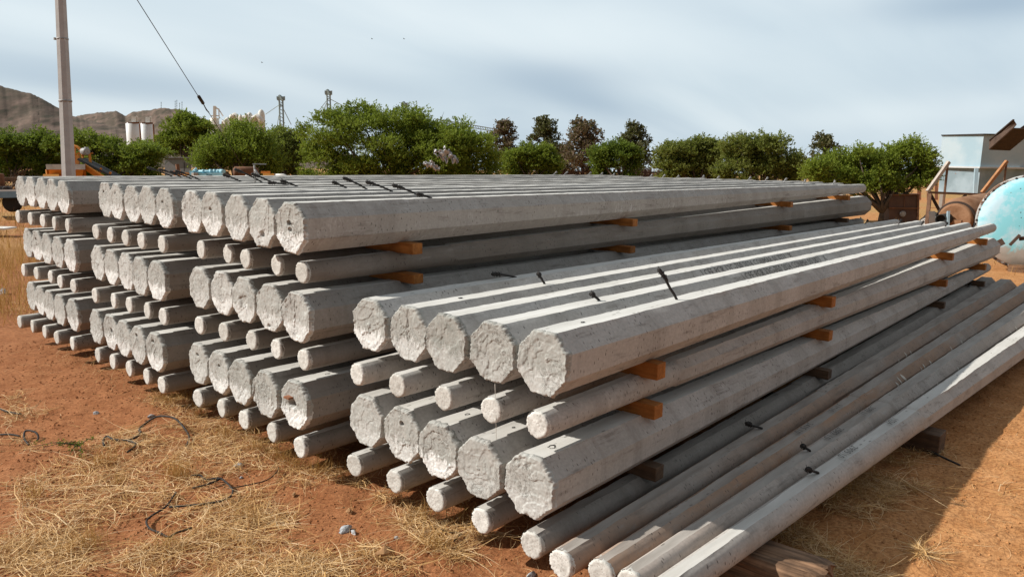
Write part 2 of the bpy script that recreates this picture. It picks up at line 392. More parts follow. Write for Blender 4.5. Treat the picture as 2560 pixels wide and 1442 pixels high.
M['concrete'] = mat_concrete(); M['top'] = mat_top(); M['mortar'] = mat_mortar(); M['endface'] = mat_endface()
M['spacer'] = mat_wood('orange_stained_timber', (0.26, 0.088, 0.018), (0.46, 0.18, 0.042))
M['darkwood'] = mat_wood('dark_weathered_timber', (0.075, 0.045, 0.028), (0.16, 0.095, 0.055))
M['oldwood'] = mat_wood('split_old_timber', (0.07, 0.038, 0.022), (0.36, 0.21, 0.12), grain=(16, 1.0, 26))
M['rebar'] = mat_plain('dark_steel_strand', (0.035, 0.03, 0.027), 0.65, 0.4, 40, 0.3, 0.5)
M['greysteel'] = mat_plain('grey_steel', (0.30, 0.29, 0.28), 0.6, 0.3, 20, 0.2)
M['ink'] = mat_plain('stencil_ink', (0.15, 0.142, 0.132), 0.9, 0.4, 60)
M['pencil'] = mat_plain('crayon_marks', (0.10, 0.095, 0.09), 0.9, 0.4, 60)
M['soil'] = mat_soil()
M['straw'] = mat_straw('dry_straw', (0.33, 0.165, 0.055), (0.68, 0.43, 0.175), (0.90, 0.69, 0.42))
M['tallgrass'] = mat_straw('tall_dry_grass', (0.30, 0.155, 0.04), (0.47, 0.27, 0.075), (0.60, 0.39, 0.14))
M['bark'] = mat_plain('bark', (0.085, 0.06, 0.042), 0.9, 0.4, 8, 0, 0.6)

# ------------------------------------------------------------------ concrete poles
PL, R_BUTT, R_TIP, TIPLEN = 11.08, 0.1585, 0.0745, 1.3
ANG = np.arange(48)*math.pi/24
def octr(a): return 1/np.cos((a+math.pi/8) % (math.pi/4)-math.pi/8)
OCT = octr(ANG)
RND = np.minimum(1.0, 0.93/np.maximum(np.sin(ANG), 1e-6)); RND[np.sin(ANG) <= 0] = 1.0
def rad_at(u): return R_BUTT+(R_TIP-R_BUTT)*u/PL          # u = distance from the butt
def shaft_mesh(tip_near, fine, seed, TIPLEN=TIPLEN):
    if fine == 2: xs = np.concatenate([np.arange(0, 5, .045), np.arange(5, 8, .08), np.arange(8, PL, .12), [PL]])
    elif fine == 1: xs = np.concatenate([np.arange(0, 3, .08), np.arange(3, PL, .16), [PL]])
    else: xs = np.concatenate([np.arange(0, 1.2, .1), np.arange(1.5, PL, .8), [PL]])
    tx = TIPLEN if tip_near else PL-TIPLEN
    xs = xs[np.abs(xs-tx) > .03]; xs = np.sort(np.concatenate([xs, [tx-.008, tx+.008]]))
    u = PL-xs if tip_near else xs
    r = rad_at(u); rnd = (u > PL-TIPLEN)
    prof = np.where(rnd[:, None], RND[None]*0.985, OCT[None])
    R = r[:, None]*prof
    A = ANG[None]+0*R; X = xs[:, None]+0*R
    R = R*(1+0.004*fbm(X*.8, np.cos(A)*1.0, np.sin(A)*1.0, 2, seed))
    Yv, Zv = R*np.cos(A), R*np.sin(A)
    # ragged arrises of the trowelled face
    for k, sg in ((9, 1), (15, -1)):
        j = fbm(xs*2.2, seed*3.1+sg, 0, 2, seed)*0.007+fbm(xs*9, sg, 0, 3, seed+5)*0.0055
        Yv[:, k] += j; Zv[:, k] += np.abs(vnoise(xs*14, sg*2, 0, seed+9))*0.003
    for k in range(10, 15): Zv[:, k] += fbm(xs*4, k*.6, 0, 3, seed+3)*0.0018
    n = len(xs); V = np.stack([X, Yv, Zv], -1).reshape(-1, 3)
    idx = np.arange(n*48).reshape(n, 48); nx = np.roll(idx, -1, 1)
    F = np.stack([idx[:-1], nx[:-1], nx[1:], idx[1:]], -1)[..., ::-1].reshape(-1, 4)
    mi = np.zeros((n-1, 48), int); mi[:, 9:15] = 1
    # far end: rounded arris and a flat end
    last = V[-48:]; e1 = last*[1, .93, .93]+[.012, 0, 0]; e2 = last*[1, .74, .74]+[.022, 0, 0]
    V = np.concatenate([V, e1, e2]); b = n*48; faces = [tuple(f) for f in F]; q = list(range(48))
    for k in q:
        faces.append((b-48+(k+1) % 48, b-48+k, b+k, b+(k+1) % 48)); faces.append((b+(k+1) % 48, b+k, b+48+k, b+48+(k+1) % 48))
    faces.append(tuple(b+48+k for k in q)); mi = np.concatenate([mi.ravel(), np.zeros(97, int)])
    faces = [tuple(reversed(f)) for f in faces]
    me = raw_mesh('shaft', V, faces, mi, True)
    ev = np.zeros(len(me.edges)*2, int); me.edges.foreach_get('vertices', ev); ev = ev.reshape(-1, 2)
    ring, ang = ev//48, ev % 48
    corner = np.isin(ang[:, 0], (3, 9, 15, 21, 27, 33, 39, 45)) & (ang[:, 0] == ang[:, 1]) & (ring.max(1) < n)
    isr = np.concatenate([rnd, [True, True]])[ring].any(1)
    sharp = corner & (~isr | np.isin(ang[:, 0], (9, 15)))
    sharp |= (ring[:, 0] == ring[:, 1]) & ((ring[:, 0] == np.argmin(np.abs(xs-(tx-.008)))) | (ring[:, 0] == n-1))
    at_ = me.attributes.new('sharp_edge', 'BOOLEAN', 'EDGE'); at_.data.foreach_set('value', sharp)
    return me
def smooth01(x, a, b):
    t = np.clip((x-a)/(b-a), 0, 1); return t*t*(3-2*t)
def cap_mesh(seed, nr, na, holes=(), rough=1.0, thick=0.016):
    rg = np.random.default_rng(seed)
    a = np.arange(na)*2*math.pi/na
    R0 = R_BUTT*octr(a)
    c, s_ = np.cos(a), np.sin(a)
    R = R0*(1.012+0.020*fbm(c*2.2, s_*2.2, seed*.7, 3, seed)+0.020*vnoise(c*9, s_*9, 1.3, seed+1)*rough+0.024*vnoise(c*24, s_*24, 0, seed+2)+0.016*vnoise(c*47, s_*47, 0, seed+3))
    R *= 1+0.045*rough*np.maximum(0, -s_-0.55)*np.maximum(0, fbm(c*7, s_*7, 0, 3, seed+8)+.25)*2.2
    t = np.linspace(0.03, 1, nr)[:, None]
    Y, Z = t*R*c, t*R*s_
    th = rg.uniform(0, math.pi); ct, sn = math.cos(th), math.sin(th)
    p, q = Y*ct+Z*sn, -Y*sn+Z*ct
    h = thick+0.008*fbm(Y*6, Z*6, seed, 2, seed)
    T = fbm(p*4.5, q*8, seed*.3, 2, seed+4)*2.2+fbm(Y*38, Z*38, 0, 3, seed+6)*.34
    fr = T-np.floor(T)
    h = h+rough*0.0046*(np.floor(T)+smooth01(fr, 0.93, 1.0)+.1*fr)
    T2 = fbm(p*9+3, q*5, seed*.9, 2, seed+14)*2.6+fbm(Y*46, Z*46, 3, 2, seed+16)*.28; f2 = T2-np.floor(T2)
    h = h+rough*0.0030*(np.floor(T2)+smooth01(f2, 0.94, 1.0)-f2*.8)
    inner = smooth01(t+0.10*fbm(c*1.6, s_*1.6, 0, 3, seed+11), rg.uniform(.55, .66), rg.uniform(.70, .82))
    h = h+rg.uniform(-0.004, 0.006)*inner
    h = h+0.0009*rough*vnoise(p*6, q*60, 0, seed+21)+0.0013*vnoise(Y*95, Z*95, 0, seed+23)+.002*np.maximum(0, fbm(Y*30, Z*30, 7, 3, seed+25)-.1)*(1.0 if seed // 10 == 43 else 2.0)
    h = h+.010*smooth01(t, .86, .97)*np.maximum(0, vnoise(c*6, s_*6, 0, seed+61))+.006*smooth01(t, .86, .95)*vnoise(c*26, s_*26, t*3, seed+62)
    for (hy, hz, hr, hd) in holes:
        d = np.hypot(Y-hy, (Z-hz)*1.35)*(1+.3*vnoise(Y*40, Z*40, 0, seed+31))
        h = h-hd*1.45*(1-smooth01(d, hr*.6, hr))
    h = thick+(h-thick)*.68
    h = h*(1-0.75*smooth01(t, 0.95, 1.0))
    h = np.maximum(h, -0.055)
    X = -h
    rows = [np.stack([X, Y, Z], -1)]
    k1 = 1.0+0.008*vnoise(c*14, s_*14, 2, seed+41)
    rows.append(np.stack([0.010+0*a, R*c*k1, R*s_*k1], -1)[None])
    back = 0.020+0.020*fbm(c*6, s_*6, 0, 3, seed+43)
    rows.append(np.stack([np.maximum(back, .012), R0*c*1.004, R0*s_*1.004], -1)[None])
    rows.append(np.stack([np.maximum(back, .012)+.006, R0*c*.97, R0*s_*.97], -1)[None])
    V = np.concatenate([r.reshape(-1, 3) for r in rows]); m = nr+3
    V = np.concatenate([V, [[X[0].mean(), 0, 0]]])
    F = [(i*na+(k+1) % na, i*na+k, (i+1)*na+k, (i+1)*na+(k+1) % na) for i in range(m-1) for k in range(na)]
    F += [(m*na, k, (k+1) % na) for k in range(na)]
    F = [tuple(reversed(f)) for f in F]
    return raw_mesh('mortar_cap', V, F, None, True)
def tipface_mesh(seed, nr, na):
    a = np.arange(na)*2*math.pi/na; c, s_ = np.cos(a), np.sin(a)
    rr = R_TIP*0.985*np.minimum(1.0, 0.93/np.where(s_ > 0, np.maximum(s_, 1e-6), 10))
    rr = np.where(s_ > 0, np.minimum(rr, R_TIP*0.985), R_TIP*.985)
    side = smooth01(c, -0.2, 0.6)
    chip = np.maximum(0, fbm(c*3, s_*3, seed, 4, seed)+.02)*0.10+np.abs(vnoise(c*14, s_*14, 0, seed+2))*(0.02+0.13*side)
    R = rr*(1.012-chip)
    t = np.linspace(0.05, 1, nr)[:, None]; Y, Z = t*R*c, t*R*s_
    h = 0.010+0.0022*fbm(Y*28, Z*28, 0, 3, seed+4)+0.0009*vnoise(Y*110, Z*110, 0, seed+5)+Y*np.random.default_rng(seed).uniform(-.08, .08)
    h = h*(1-.6*smooth01(t, .88, 1.0))
    rows = [np.stack([-h, Y, Z], -1)]
    dep = 0.006+np.abs(vnoise(c*12, s_*12, 0, seed+6))*.04*(.3+side)
    rows.append(np.stack([dep*.5, R*c*1.012, R*s_*1.012], -1)[None])
    rows.append(np.stack([dep+.004, rr*c*1.008, rr*s_*1.008], -1)[None]); rows.append(np.stack([dep+.012, rr*c*.96, rr*s_*.96], -1)[None])
    V = np.concatenate([r.reshape(-1, 3) for r in rows]); m = nr+3; V = np.concatenate([V, [[-h[0].mean(), 0, 0]]])
    F = [(i*na+(k+1) % na, i*na+k, (i+1)*na+k, (i+1)*na+(k+1) % na) for i in range(m-1) for k in range(na)]+[(m*na, k, (k+1) % na) for k in range(na)]
    return raw_mesh('end_face', V, [tuple(reversed(f)) for f in F], None, True)
def text_flat(body, size):
    cu = bpy.data.curves.new('lettering_curve', 'FONT'); cu.body = body; cu.size = size; cu.resolution_u = 2; cu.space_character = 1.05
    o = bpy.data.objects.new('lettering_curve', cu); COL.objects.link(o)
    dg = bpy.context.evaluated_depsgraph_get(); me = bpy.data.meshes.new_from_object(o.evaluated_get(dg))
    V = [tuple(v.co) for v in me.vertices]; F = [tuple(p.vertices) for p in me.polygons]
    bpy.data.objects.remove(o); bpy.data.curves.remove(cu); bpy.data.meshes.remove(me)
    return np.array(V), F
STACK = {1: 'far-left stack', 2: 'tall second stack', 3: 'tall third stack', 4: 'low front stack'}
ROW6 = {1: 'top row', 2: 'second row', 3: 'third row', 4: 'fourth row', 5: 'fifth row', 6: 'bottom row'}
ROW4 = {3: 'top row', 4: 'second row', 5: 'third row', 6: 'bottom row'}
POSN = {0: 'leftmost', 1: 'second from left', 2: 'middle one', 3: 'second from right', 4: 'rightmost'}
ENDS = {(1,1):[(0.018,7.429,1.784),(0.008,7.068,1.792),(0.003,6.706,1.790),(-0.013,6.345,1.788),(-0.029,5.983,1.785)],
(1,2):[(-0.042,7.431,1.502),(-0.026,7.069,1.502),(-0.017,6.707,1.503),(-0.022,6.345,1.501),(-0.019,5.984,1.502)],
(1,3):[(0.036,7.429,1.203),(0.022,7.068,1.207),(0.007,6.706,1.205),(-0.009,6.344,1.204),(-0.010,5.982,1.202)],
(1,4):[(-0.039,7.430,0.901),(-0.019,7.068,0.902),(0.008,6.706,0.903),(-0.016,6.343,0.896),(-0.014,5.980,0.896)],
(1,5):[(0.025,7.428,0.595),(-0.002,7.067,0.597),(-0.023,6.706,0.598),(-0.041,6.346,0.602),(-0.041,5.984,0.603)],
(1,6):[(-0.127,7.431,0.317),(-0.105,7.070,0.319),(-0.096,6.706,0.316),(-0.096,6.344,0.315),(-0.069,5.979,0.310)],
(2,1):[(0.108,5.294,1.787),(0.077,4.949,1.790),(0.069,4.603,1.785),(0.053,4.258,1.791),(0.043,3.912,1.788)],
(2,2):[(-0.007,5.294,1.493),(-0.010,4.948,1.491),(-0.016,4.602,1.493),(-0.025,4.258,1.499),(-0.005,3.912,1.498)],
(2,3):[(-0.006,5.292,1.199),(-0.017,4.946,1.197),(-0.028,4.601,1.198),(-0.051,4.256,1.200),(-0.057,3.911,1.202)],
(2,4):[(-0.061,5.293,0.896),(-0.027,4.944,0.889),(-0.026,4.602,0.898),(-0.016,4.255,0.896),(-0.035,3.911,0.899)],
(2,5):[(-0.065,5.292,0.596),(-0.068,4.949,0.601),(-0.087,4.605,0.603),(-0.104,4.262,0.607),(-0.107,3.919,0.610)],
(2,6):[(-0.076,5.296,0.318),(-0.073,4.951,0.320),(-0.066,4.606,0.320),(-0.059,4.259,0.319),(-0.080,3.916,0.321)],
(3,1):[(0.007,3.363,1.794),(-0.019,3.008,1.798),(-0.015,2.651,1.792),(-0.034,2.293,1.783),(-0.045,1.936,1.777)],
(3,2):[(0.054,3.363,1.498),(0.083,3.005,1.496),(0.028,2.651,1.498),(0.055,2.291,1.488),(0.020,1.933,1.483)],
(3,3):[(0.033,3.360,1.201),(0.024,3.006,1.206),(0.005,2.650,1.205),(-0.005,2.292,1.201),(-0.025,1.932,1.194)],
(3,4):[(0.007,3.365,0.905),(0.021,3.011,0.909),(0.044,2.650,0.902),(0.029,2.295,0.904),(0.013,1.937,0.900)],
(3,5):[(-0.012,3.362,0.600),(-0.026,3.009,0.603),(-0.051,2.655,0.606),(-0.064,2.295,0.600),(-0.054,1.943,0.605)],
(3,6):[(-0.038,3.367,0.321),(-0.028,3.010,0.320),(-0.042,2.654,0.320),(-0.030,2.292,0.314),(-0.047,1.924,0.308)],
(4,3):[(0.154,1.398,1.200),(0.161,1.043,1.202),(0.138,0.694,1.210),(0.148,0.348,1.219),(0.144,0.002,1.228)],
(4,4):[(0.048,1.403,0.902),(0.069,1.048,0.903),(0.101,0.684,0.900),(0.123,0.339,0.907),(0.103,0.000,0.915)],
(4,5):[(0.103,1.387,0.590),(0.095,1.038,0.593),(0.072,0.687,0.597),(0.045,0.339,0.602),(0.048,-0.005,0.608)],
(4,6):[(0.013,1.410,0.316),(0.034,1.043,0.314),(0.036,0.686,0.313),(0.038,0.324,0.310),(0.030,-0.040,0.306)]}
EXTRA = [(-0.013,-0.262,0.306,-0.30),(0.047,-0.452,0.306,-0.63),(0.062,-0.607,0.306,-0.97),(0.03,-0.756,0.306,-1.325)]   # four more along the bottom row; last value: y at the far end
HOLES = {(4,5,1): [(-.015, .075, .020, .09)], (2,5,3): [(.01, .085, .022, .05)], (2,5,4): [(.02, .09, .02, .04)], (3,5,0): [(.0, .075, .02, .06)],
         (3,5,1): [(-.01, .055, .016, .03)], (2,1,0): [(.03, .075, .02, .05)], (2,1,1): [(.02, .075, .02, .05)], (3,1,4): [(.015, .03, .026, .06), (.0, -.01, .02, .04)],
         (3,1,3): [(-.01, -.075, .03, .05)], (3,1,1): [(.02, .03, .02, .035)], (1,3,1): [(.02, .07, .025, .05)], (3,3,3): [(.01, -.125, .02, .04)], (3,5,4): [(.03, .0, .05, .05)],
         (2,1,4): [(.03, .05, .02, .03)], (3,3,2): [(.0, .0, .06, .012)], (2,5,1): [(-.02, .02, .03, .05)]}
PALE = {(3,1,0): .9, (3,1,1): .6, (2,3,0): .9, (2,3,2): 1., (3,3,1): 1., (3,3,0): .7, (1,3,4): .9, (4,3,2): .12, (4,3,3): .3, (4,3,4): .35, (4,3,0): .45, (4,3,1): .35,
        (4,5,0): .7, (4,5,1): .45, (4,5,2): .35, (4,5,3): .55, (4,5,4): .65, (3,5,3): .35, (3,5,2): .3, (3,3,4): .75, (1,1,1): .85}
LIME = {(4,3,2): .25, (4,3,3): .12, (4,3,4): .3, (4,5,3): .15, (4,5,4): .3, (3,1,0): 1.0, (3,1,4): .8, (4,5,2): 1.0, (4,3,0): .9, (3,5,4): .95, (3,3,4): .7, (4,5,1): .6, (3,3,3): .6, (2,1,4): .9, (4,3,1): .5}
def hook(root, x, zt, L, lean, seed, short=False, mat='rebar', up_=0.45, side=0.0, part='lifting_hook'):
    """cast-in lifting strand: leans toward -x of the pole when lean < 0"""
    rg = random.Random(seed); mb = MB()
    d = np.array([lean, side, up_]); d /= np.linalg.norm(d)
    pts = [np.array([x, 0, zt-.03])]
    for k in range(7):
        f = k/6; bend = np.array([0, 0, -0.10*L*f*f*(1 if not short else -.6)])
        pts.append(np.array([x, 0, zt])+d*L*f+bend+np.array([0, rg.uniform(-.004, .004), 0]))
    mb.tube(pts, 0.0085, 8)
    tip = pts[-1]; prev = pts[-2]; ax = (tip-prev)/np.linalg.norm(tip-prev)
    k0 = tip-ax*min(.09, L*.4)
    mb.tube([k0, k0+ax*.02, tip, tip+ax*.012], [.009, .012, .0135, .007], 8)
    for t in (.3, .6):
        c = k0+(tip-k0)*t; u = np.cross(ax, [0, 1, 0]); u /= np.linalg.norm(u); w = np.cross(ax, u)
        mb.tube([c+.017*(math.cos(q)*u+math.sin(q)*w)+ax*.003*q for q in np.linspace(0, 2*math.pi, 9)], .0028, 4)
    mb.tube([tip, tip+np.array([.01, .015, .02]), tip+np.array([.03, .02, .012])], .0018, 4)
    return mb.build(part, M[mat], root, off=(0, 0, 0))
def pit(root, x, y, zt, r, seed):  # dark patch on the top face paints the shade inside a lifting hole
    rg = np.random.default_rng(seed); n = 14; V = [[x, y, zt-.004]]
    for k in range(n):
        a = 2*math.pi*k/n; q = r*rg.uniform(.7, 1.25); V.append([x+1.5*q*math.cos(a), y+q*math.sin(a), zt+.0035])
    o = link_mesh('lifting_hole_shade', raw_mesh('lifting_hole_shade', V, [(0, k+1, (k+1) % n+1) for k in range(n)], None, True), M['rebar'], root); return o
POLES = {}; SHAFT_CACHE = {}
def make_pole(s, l, i, p, thick_near, yend=None, label=None, fine=1, det=1):
    X, Y, Z = p; seed = s*100+l*10+i+3
    root = empty('concrete_pole', (X, Y, Z), label, 'concrete pole', 'octagonal concrete poles stacked in rows with alternating ends')
    if yend is not None: root.rotation_euler[2] = math.atan2(yend-Y, PL)
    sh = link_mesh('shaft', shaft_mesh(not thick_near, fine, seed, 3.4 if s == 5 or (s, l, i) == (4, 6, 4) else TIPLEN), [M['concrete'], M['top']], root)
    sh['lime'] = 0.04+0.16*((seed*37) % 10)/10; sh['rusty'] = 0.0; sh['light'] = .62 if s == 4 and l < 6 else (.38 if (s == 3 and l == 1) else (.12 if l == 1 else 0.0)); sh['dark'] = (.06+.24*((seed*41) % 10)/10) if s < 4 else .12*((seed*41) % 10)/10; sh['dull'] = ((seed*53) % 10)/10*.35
    if thick_near:
        nr, na = {2: (44, 144), 1: (30, 104), 0: (22, 80)}[det]
        c = link_mesh('mortar_cap', cap_mesh(seed, nr, na, HOLES.get((s, l, i), ()), 1.0 if seed % 3 else .75), M['mortar'], root)
        c['pale'] = PALE.get((s, l, i), 0.35+.4*((seed*29) % 10)/10); c['lime'] = LIME.get((s, l, i), .25+.7*((seed*17) % 10)/10)
    else:
        link_mesh('end_face', tipface_mesh(seed, *{2: (16, 72), 1: (11, 56), 0: (8, 44)}[det]), M['endface'], root)
    POLES[(s, l, i)] = (root, sh); return root, sh
for (s, l), ps in ENDS.items():
    for i, p in enumerate(ps):
        thick = l % 2 == 1
        rowname = (ROW4 if s == 4 else ROW6)[l]
        lab = ('thick mortar-capped pole, ' if thick else 'thin bare-tipped pole, ')+POSN[i]+' in the '+rowname+' of the '+STACK[s]
        fine = 2 if (s == 4 and l in (3,)) or (s in (3, 4) and i == 4) else (1 if (l == 1 or s == 4 or (s == 3)) else 0)
        det = 2 if s == 4 or (s == 3 and i >= 3) else (1 if s in (2, 3) else 0)
        make_pole(s, l, i, p, thick, None, lab, fine, det)
EXLAB = ['thin brown-tinted pole beside the low front stack, nearest its bottom row', 'thin pole with rusty stained top and crayon numbers, second beyond the low front stack',
         'thin grey pole with pale crayon patches, between rusty topped and outermost pale pole', 'outermost pale grey pole running along the right edge of the low stack']
for k, (x, y, z, ye) in enumerate(EXTRA):
    make_pole(5, 6, k, (x, y, z), False, ye, EXLAB[k], 2, 2)
for k, v in {(5,6,1): (1.0, 1.0), (5,6,0): (.75, 1.0), (5,6,2): (.4, .9), (5,6,3): (.05, .1), (4,6,4): (.1, 1.0)}.items():
    POLES[k][1]['rusty'] = v[0]; POLES[k][1]['dull'] = v[1]
for q_, w_ in (((5,6,0), .10), ((5,6,1), .06), ((5,6,2), .02), ((5,6,3), 0.0), ((4,6,4), .26), ((4,3,4), 0.0), ((3,1,4), 0.02)): POLES[q_][1]['dark'] = w_
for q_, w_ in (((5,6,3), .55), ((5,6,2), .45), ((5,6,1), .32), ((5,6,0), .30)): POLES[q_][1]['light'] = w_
POLES[(3,1,4)][1]['lime'] = 1.0; POLES[(4,3,4)][1]['lime'] = .15; POLES[(4,5,4)][1]['lime'] = .1; POLES[(4,3,4)][1]['dull'] = 0.0
for k in range(5): POLES[(4,3,k)][1]['dull'] = 0.0; POLES[(3,1,k)][1]['dull'] = .05
# lifting hooks in the top faces
def top_at(key, x, thick=True):
    u = x if thick else PL-x
    return rad_at(u)*(1.0 if u < PL-TIPLEN else .985*.93)
def xpix(key, px):
    root = POLES[key][0]; lo, hi = .1, 10.5
    for _ in range(40):
        m = (lo+hi)/2; d = np.array(root.location)+[m, 0, R_BUTT-.01]-CAM
        if 1280+FPX*(d@rt)/(d@fw) < px: lo = m
        else: hi = m
    return lo
hk = [((3,1,4),1.0,.13,-1,.35),((3,1,3),1.15,.24,-1,.45),((3,1,2),1.42,.26,-1,.45),((3,1,1),1.50,.25,-1,.55),((3,1,0),1.42,.15,-1,.5),((2,1,4),1.25,.17,-1,.45),
      ((2,1,3),1.42,.2,-1,.2),((2,1,2),1.35,.26,-1,.55),((2,1,1),1.48,.32,-1,.6),((2,1,0),1.3,.2,-1,.5),((1,1,4),1.3,.28,-1,.5),((1,1,3),1.35,.25,-1,.45),((1,1,2),1.4,.28,-1,.5),((1,1,1),1.3,.3,-1,.5)]
HP = {(3,1,4): 1078, (3,1,3): 1043, (3,1,2): 980, (3,1,1): 917, (3,1,0): 866, (2,1,4): 743, (2,1,3): 720, (2,1,2): 687, (2,1,1): 655, (2,1,0): 602, (1,1,4): 500, (1,1,3): 478, (1,1,2): 455, (1,1,1): 430}
for key, x, L, lean, u in hk:
    x = xpix(key, HP[key]); hook(POLES[key][0], x, top_at(key, x), L, lean, x*100+L*7, up_=u, side=.12)
for key, x, L, u, side in (((4,3,4),1.52,.25,2.1,.75), ((4,3,3),1.20,.07,.8,.4), ((4,3,1),1.33,.09,1.6,.5), ((4,3,0),1.36,.24,.30,.12)):
    x = xpix(key, {4: 1692, 3: 1498, 1: 1362, 0: 1290}[key[2]]); hook(POLES[key][0], x, top_at(key, x), L, -1.0, x*31, short=L < .1, up_=u, side=side)
for s in (1, 2, 3):
    for i in range(5): hook(POLES[(s,1,i)][0], 9.35+.1*((i*7+s) % 4), top_at(None, 9.4), .13, .9, s*10+i, mat='greysteel', up_=.55)
for i in range(5): hook(POLES[(4,3,i)][0], 9.55+.12*((i*3) % 4)-.1*(i == 0)+.2*(i == 4), top_at(None, 9.5), .14, .9, 70+i, up_=.45)
for k, x, L, u in ((0, 2.25, .15, .35), (2, 2.0, .07, .6), (3, 1.72, .10, .35)): hook(POLES[(5,6,k)][0], x, top_at(None, x, False), L, -1, 90+k, short=True, up_=u, side=.4)
hook(POLES[(5,6,1)][0], 10.6, R_BUTT, .12, .1, 97, up_=1.0); hook(POLES[(4,6,4)][0], 9.8, R_BUTT-.01, .16, 1, 98, up_=.35); hook(POLES[(5,6,3)][0], 8.9, .15, .13, 1, 99, up_=.6)
for k, (x, r) in {(4,5,4): (.17, .018), (4,5,2): (.22, .012), (4,5,3): (.26, .008), (3,5,4): (.25, .013), (3,5,2): (.27, .012), (2,5,4): (.3, .012), (2,5,1): (.25, .012), (4,3,4): (.32, .010), (4,3,1): (.42, .012)}.items():
    pit(POLES[k][0], x, .0, R_BUTT-.003, r, int(x*1000))
# rusty plate left in one butt
mb = MB(); mb.box((-.022, .045, .045), (.05, .06, .012)); mb.build('rusty_plate', mat_plain('rusty_steel', (0.26, 0.105, 0.05), .85, .4, 18), POLES[(3,5,4)][0], off=(0, 0, 0))
# stencilled lettering on the facets of two poles in the top row of the low front stack
def stencil(key, body, px0, px1):
    root, _ = POLES[key]; X, Y, Z = root.location; V, F = text_flat(body, .12)
    xa = on_y(*px0, Y-.09)[0]-X; xb = on_y(*px1, Y-.09)[0]-X
    V = V-V.min(0); w = V[:, 0].max(); h = V[:, 1].max()
    x = xa+V[:, 0]/w*(xb-xa); r = rad_at(x)+.0025; half = .33*rad_at(x)
    t = (V[:, 1]/h*2-1)*half
    P = np.stack([x, -r*.7071+t*.7071, r*.7071+t*.7071], -1)
    o = link_mesh('stencil_lettering', raw_mesh('stencil_lettering', P, F, None, False), M['ink'], root); return o
stencil((4,3,3), '| CFE PCR 12C-750 2024 CONMH 00 5871   X', (1858, 690), (2066, 648))
stencil((4,3,2), '| CFE PCR 12C-750 2024 CONMAR 01 3221   X', (1757, 666), (1980, 640))
def crayon(key, body, px, size, z=None, flip=True):
    root, _ = POLES[key]; V, F = text_flat(body, size); X, Y, Z = root.location; yaw = root.rotation_euler[2]
    w = on_z(*px, Z+.09); lx = (w[0]-X)*math.cos(yaw)+(w[1]-Y)*math.sin(yaw)
    V = V-V.mean(0); V[:, 0] += V[:, 1]*.2; sg = -1 if flip else 1
    x = lx+sg*V[:, 0]; y = sg*V[:, 1]*.9; zt = np.array([top_at(None, float(q), False) for q in x])+.0055
    return link_mesh('crayon_numbers', raw_mesh('crayon_numbers', np.stack([x, y, zt], -1), F, None, False), M['pencil'], root)
crayon((5,6,1), '2415 10', (1995, 1066), .075); crayon((5,6,1), '3.1  10', (2080, 1018), .07)
crayon((5,6,2), '2082 10', (2075, 1080), .08); crayon((5,6,2), '3082 11', (2158, 1024), .07)
crayon((5,6,3), '2905 10', (2110, 1125), .075); crayon((5,6,3), '1024', (2225, 1056), .075); crayon((4,6,4), '33', (1925, 986), .07)
# pale scuffs across the extra poles
for k, xsx in ((0, (5.1, 5.35, 5.5, 6.6, 6.9)), (1, (3.2, 4.15, 4.25, 4.35, 4.45, 4.85, 4.95, 5.15, 5.9, 6.3, 6.9)), (2, (4.3, 4.45, 5.1, 7.2, 7.5))):
    V = []; F = []; rg = random.Random(k)
    for x in xsx:
        w = rg.uniform(.012, .030); a0 = rg.uniform(-.95, -.3); a1 = a0+rg.uniform(.5, .9); sk = rg.uniform(-.03, .05)
        for j in range(7):
            a = a0+(a1-a0)*j/6; r = rad_at(PL-x)*float(octr(np.array([a]))[0])+.0035; ww = w*math.sin(math.pi*(j+.6)/7.2)
            b = len(V); V += [(x-ww+sk*j/6, r*math.cos(a-.0), r*math.sin(a)), (x+ww+sk*j/6, r*math.cos(a), r*math.sin(a))]
            if j: F.append((b-2, b-1, b+1, b))
    V = [(x, -y, -z) for x, y, z in V]
    V = [(x, y, z) for x, y, z in V]
    link_mesh('scuff_marks', raw_mesh('scuff_marks', V, F, None, True), mat_plain('pale_scuff', (.66, .62, .54), .9, .2, 30), POLES[(5,6,k)][0])
# pale thread hanging from one butt
p0 = np.array(POLES[(4,3,3)][0].location)+[-.02, -.03, -.165]
mb = MB(); mb.tube([p0, p0+[-.006, -.012, -.10], p0+[-.02, -.03, -.22], p0+[-.02, -.035, -.40]], .0013, 5)
single(mb, 'hanging_thread', mat_plain('pale_twine', (.5, .45, .38)), p0, 'pale thread hanging below a mortar cap of the low front stack', 'thread')

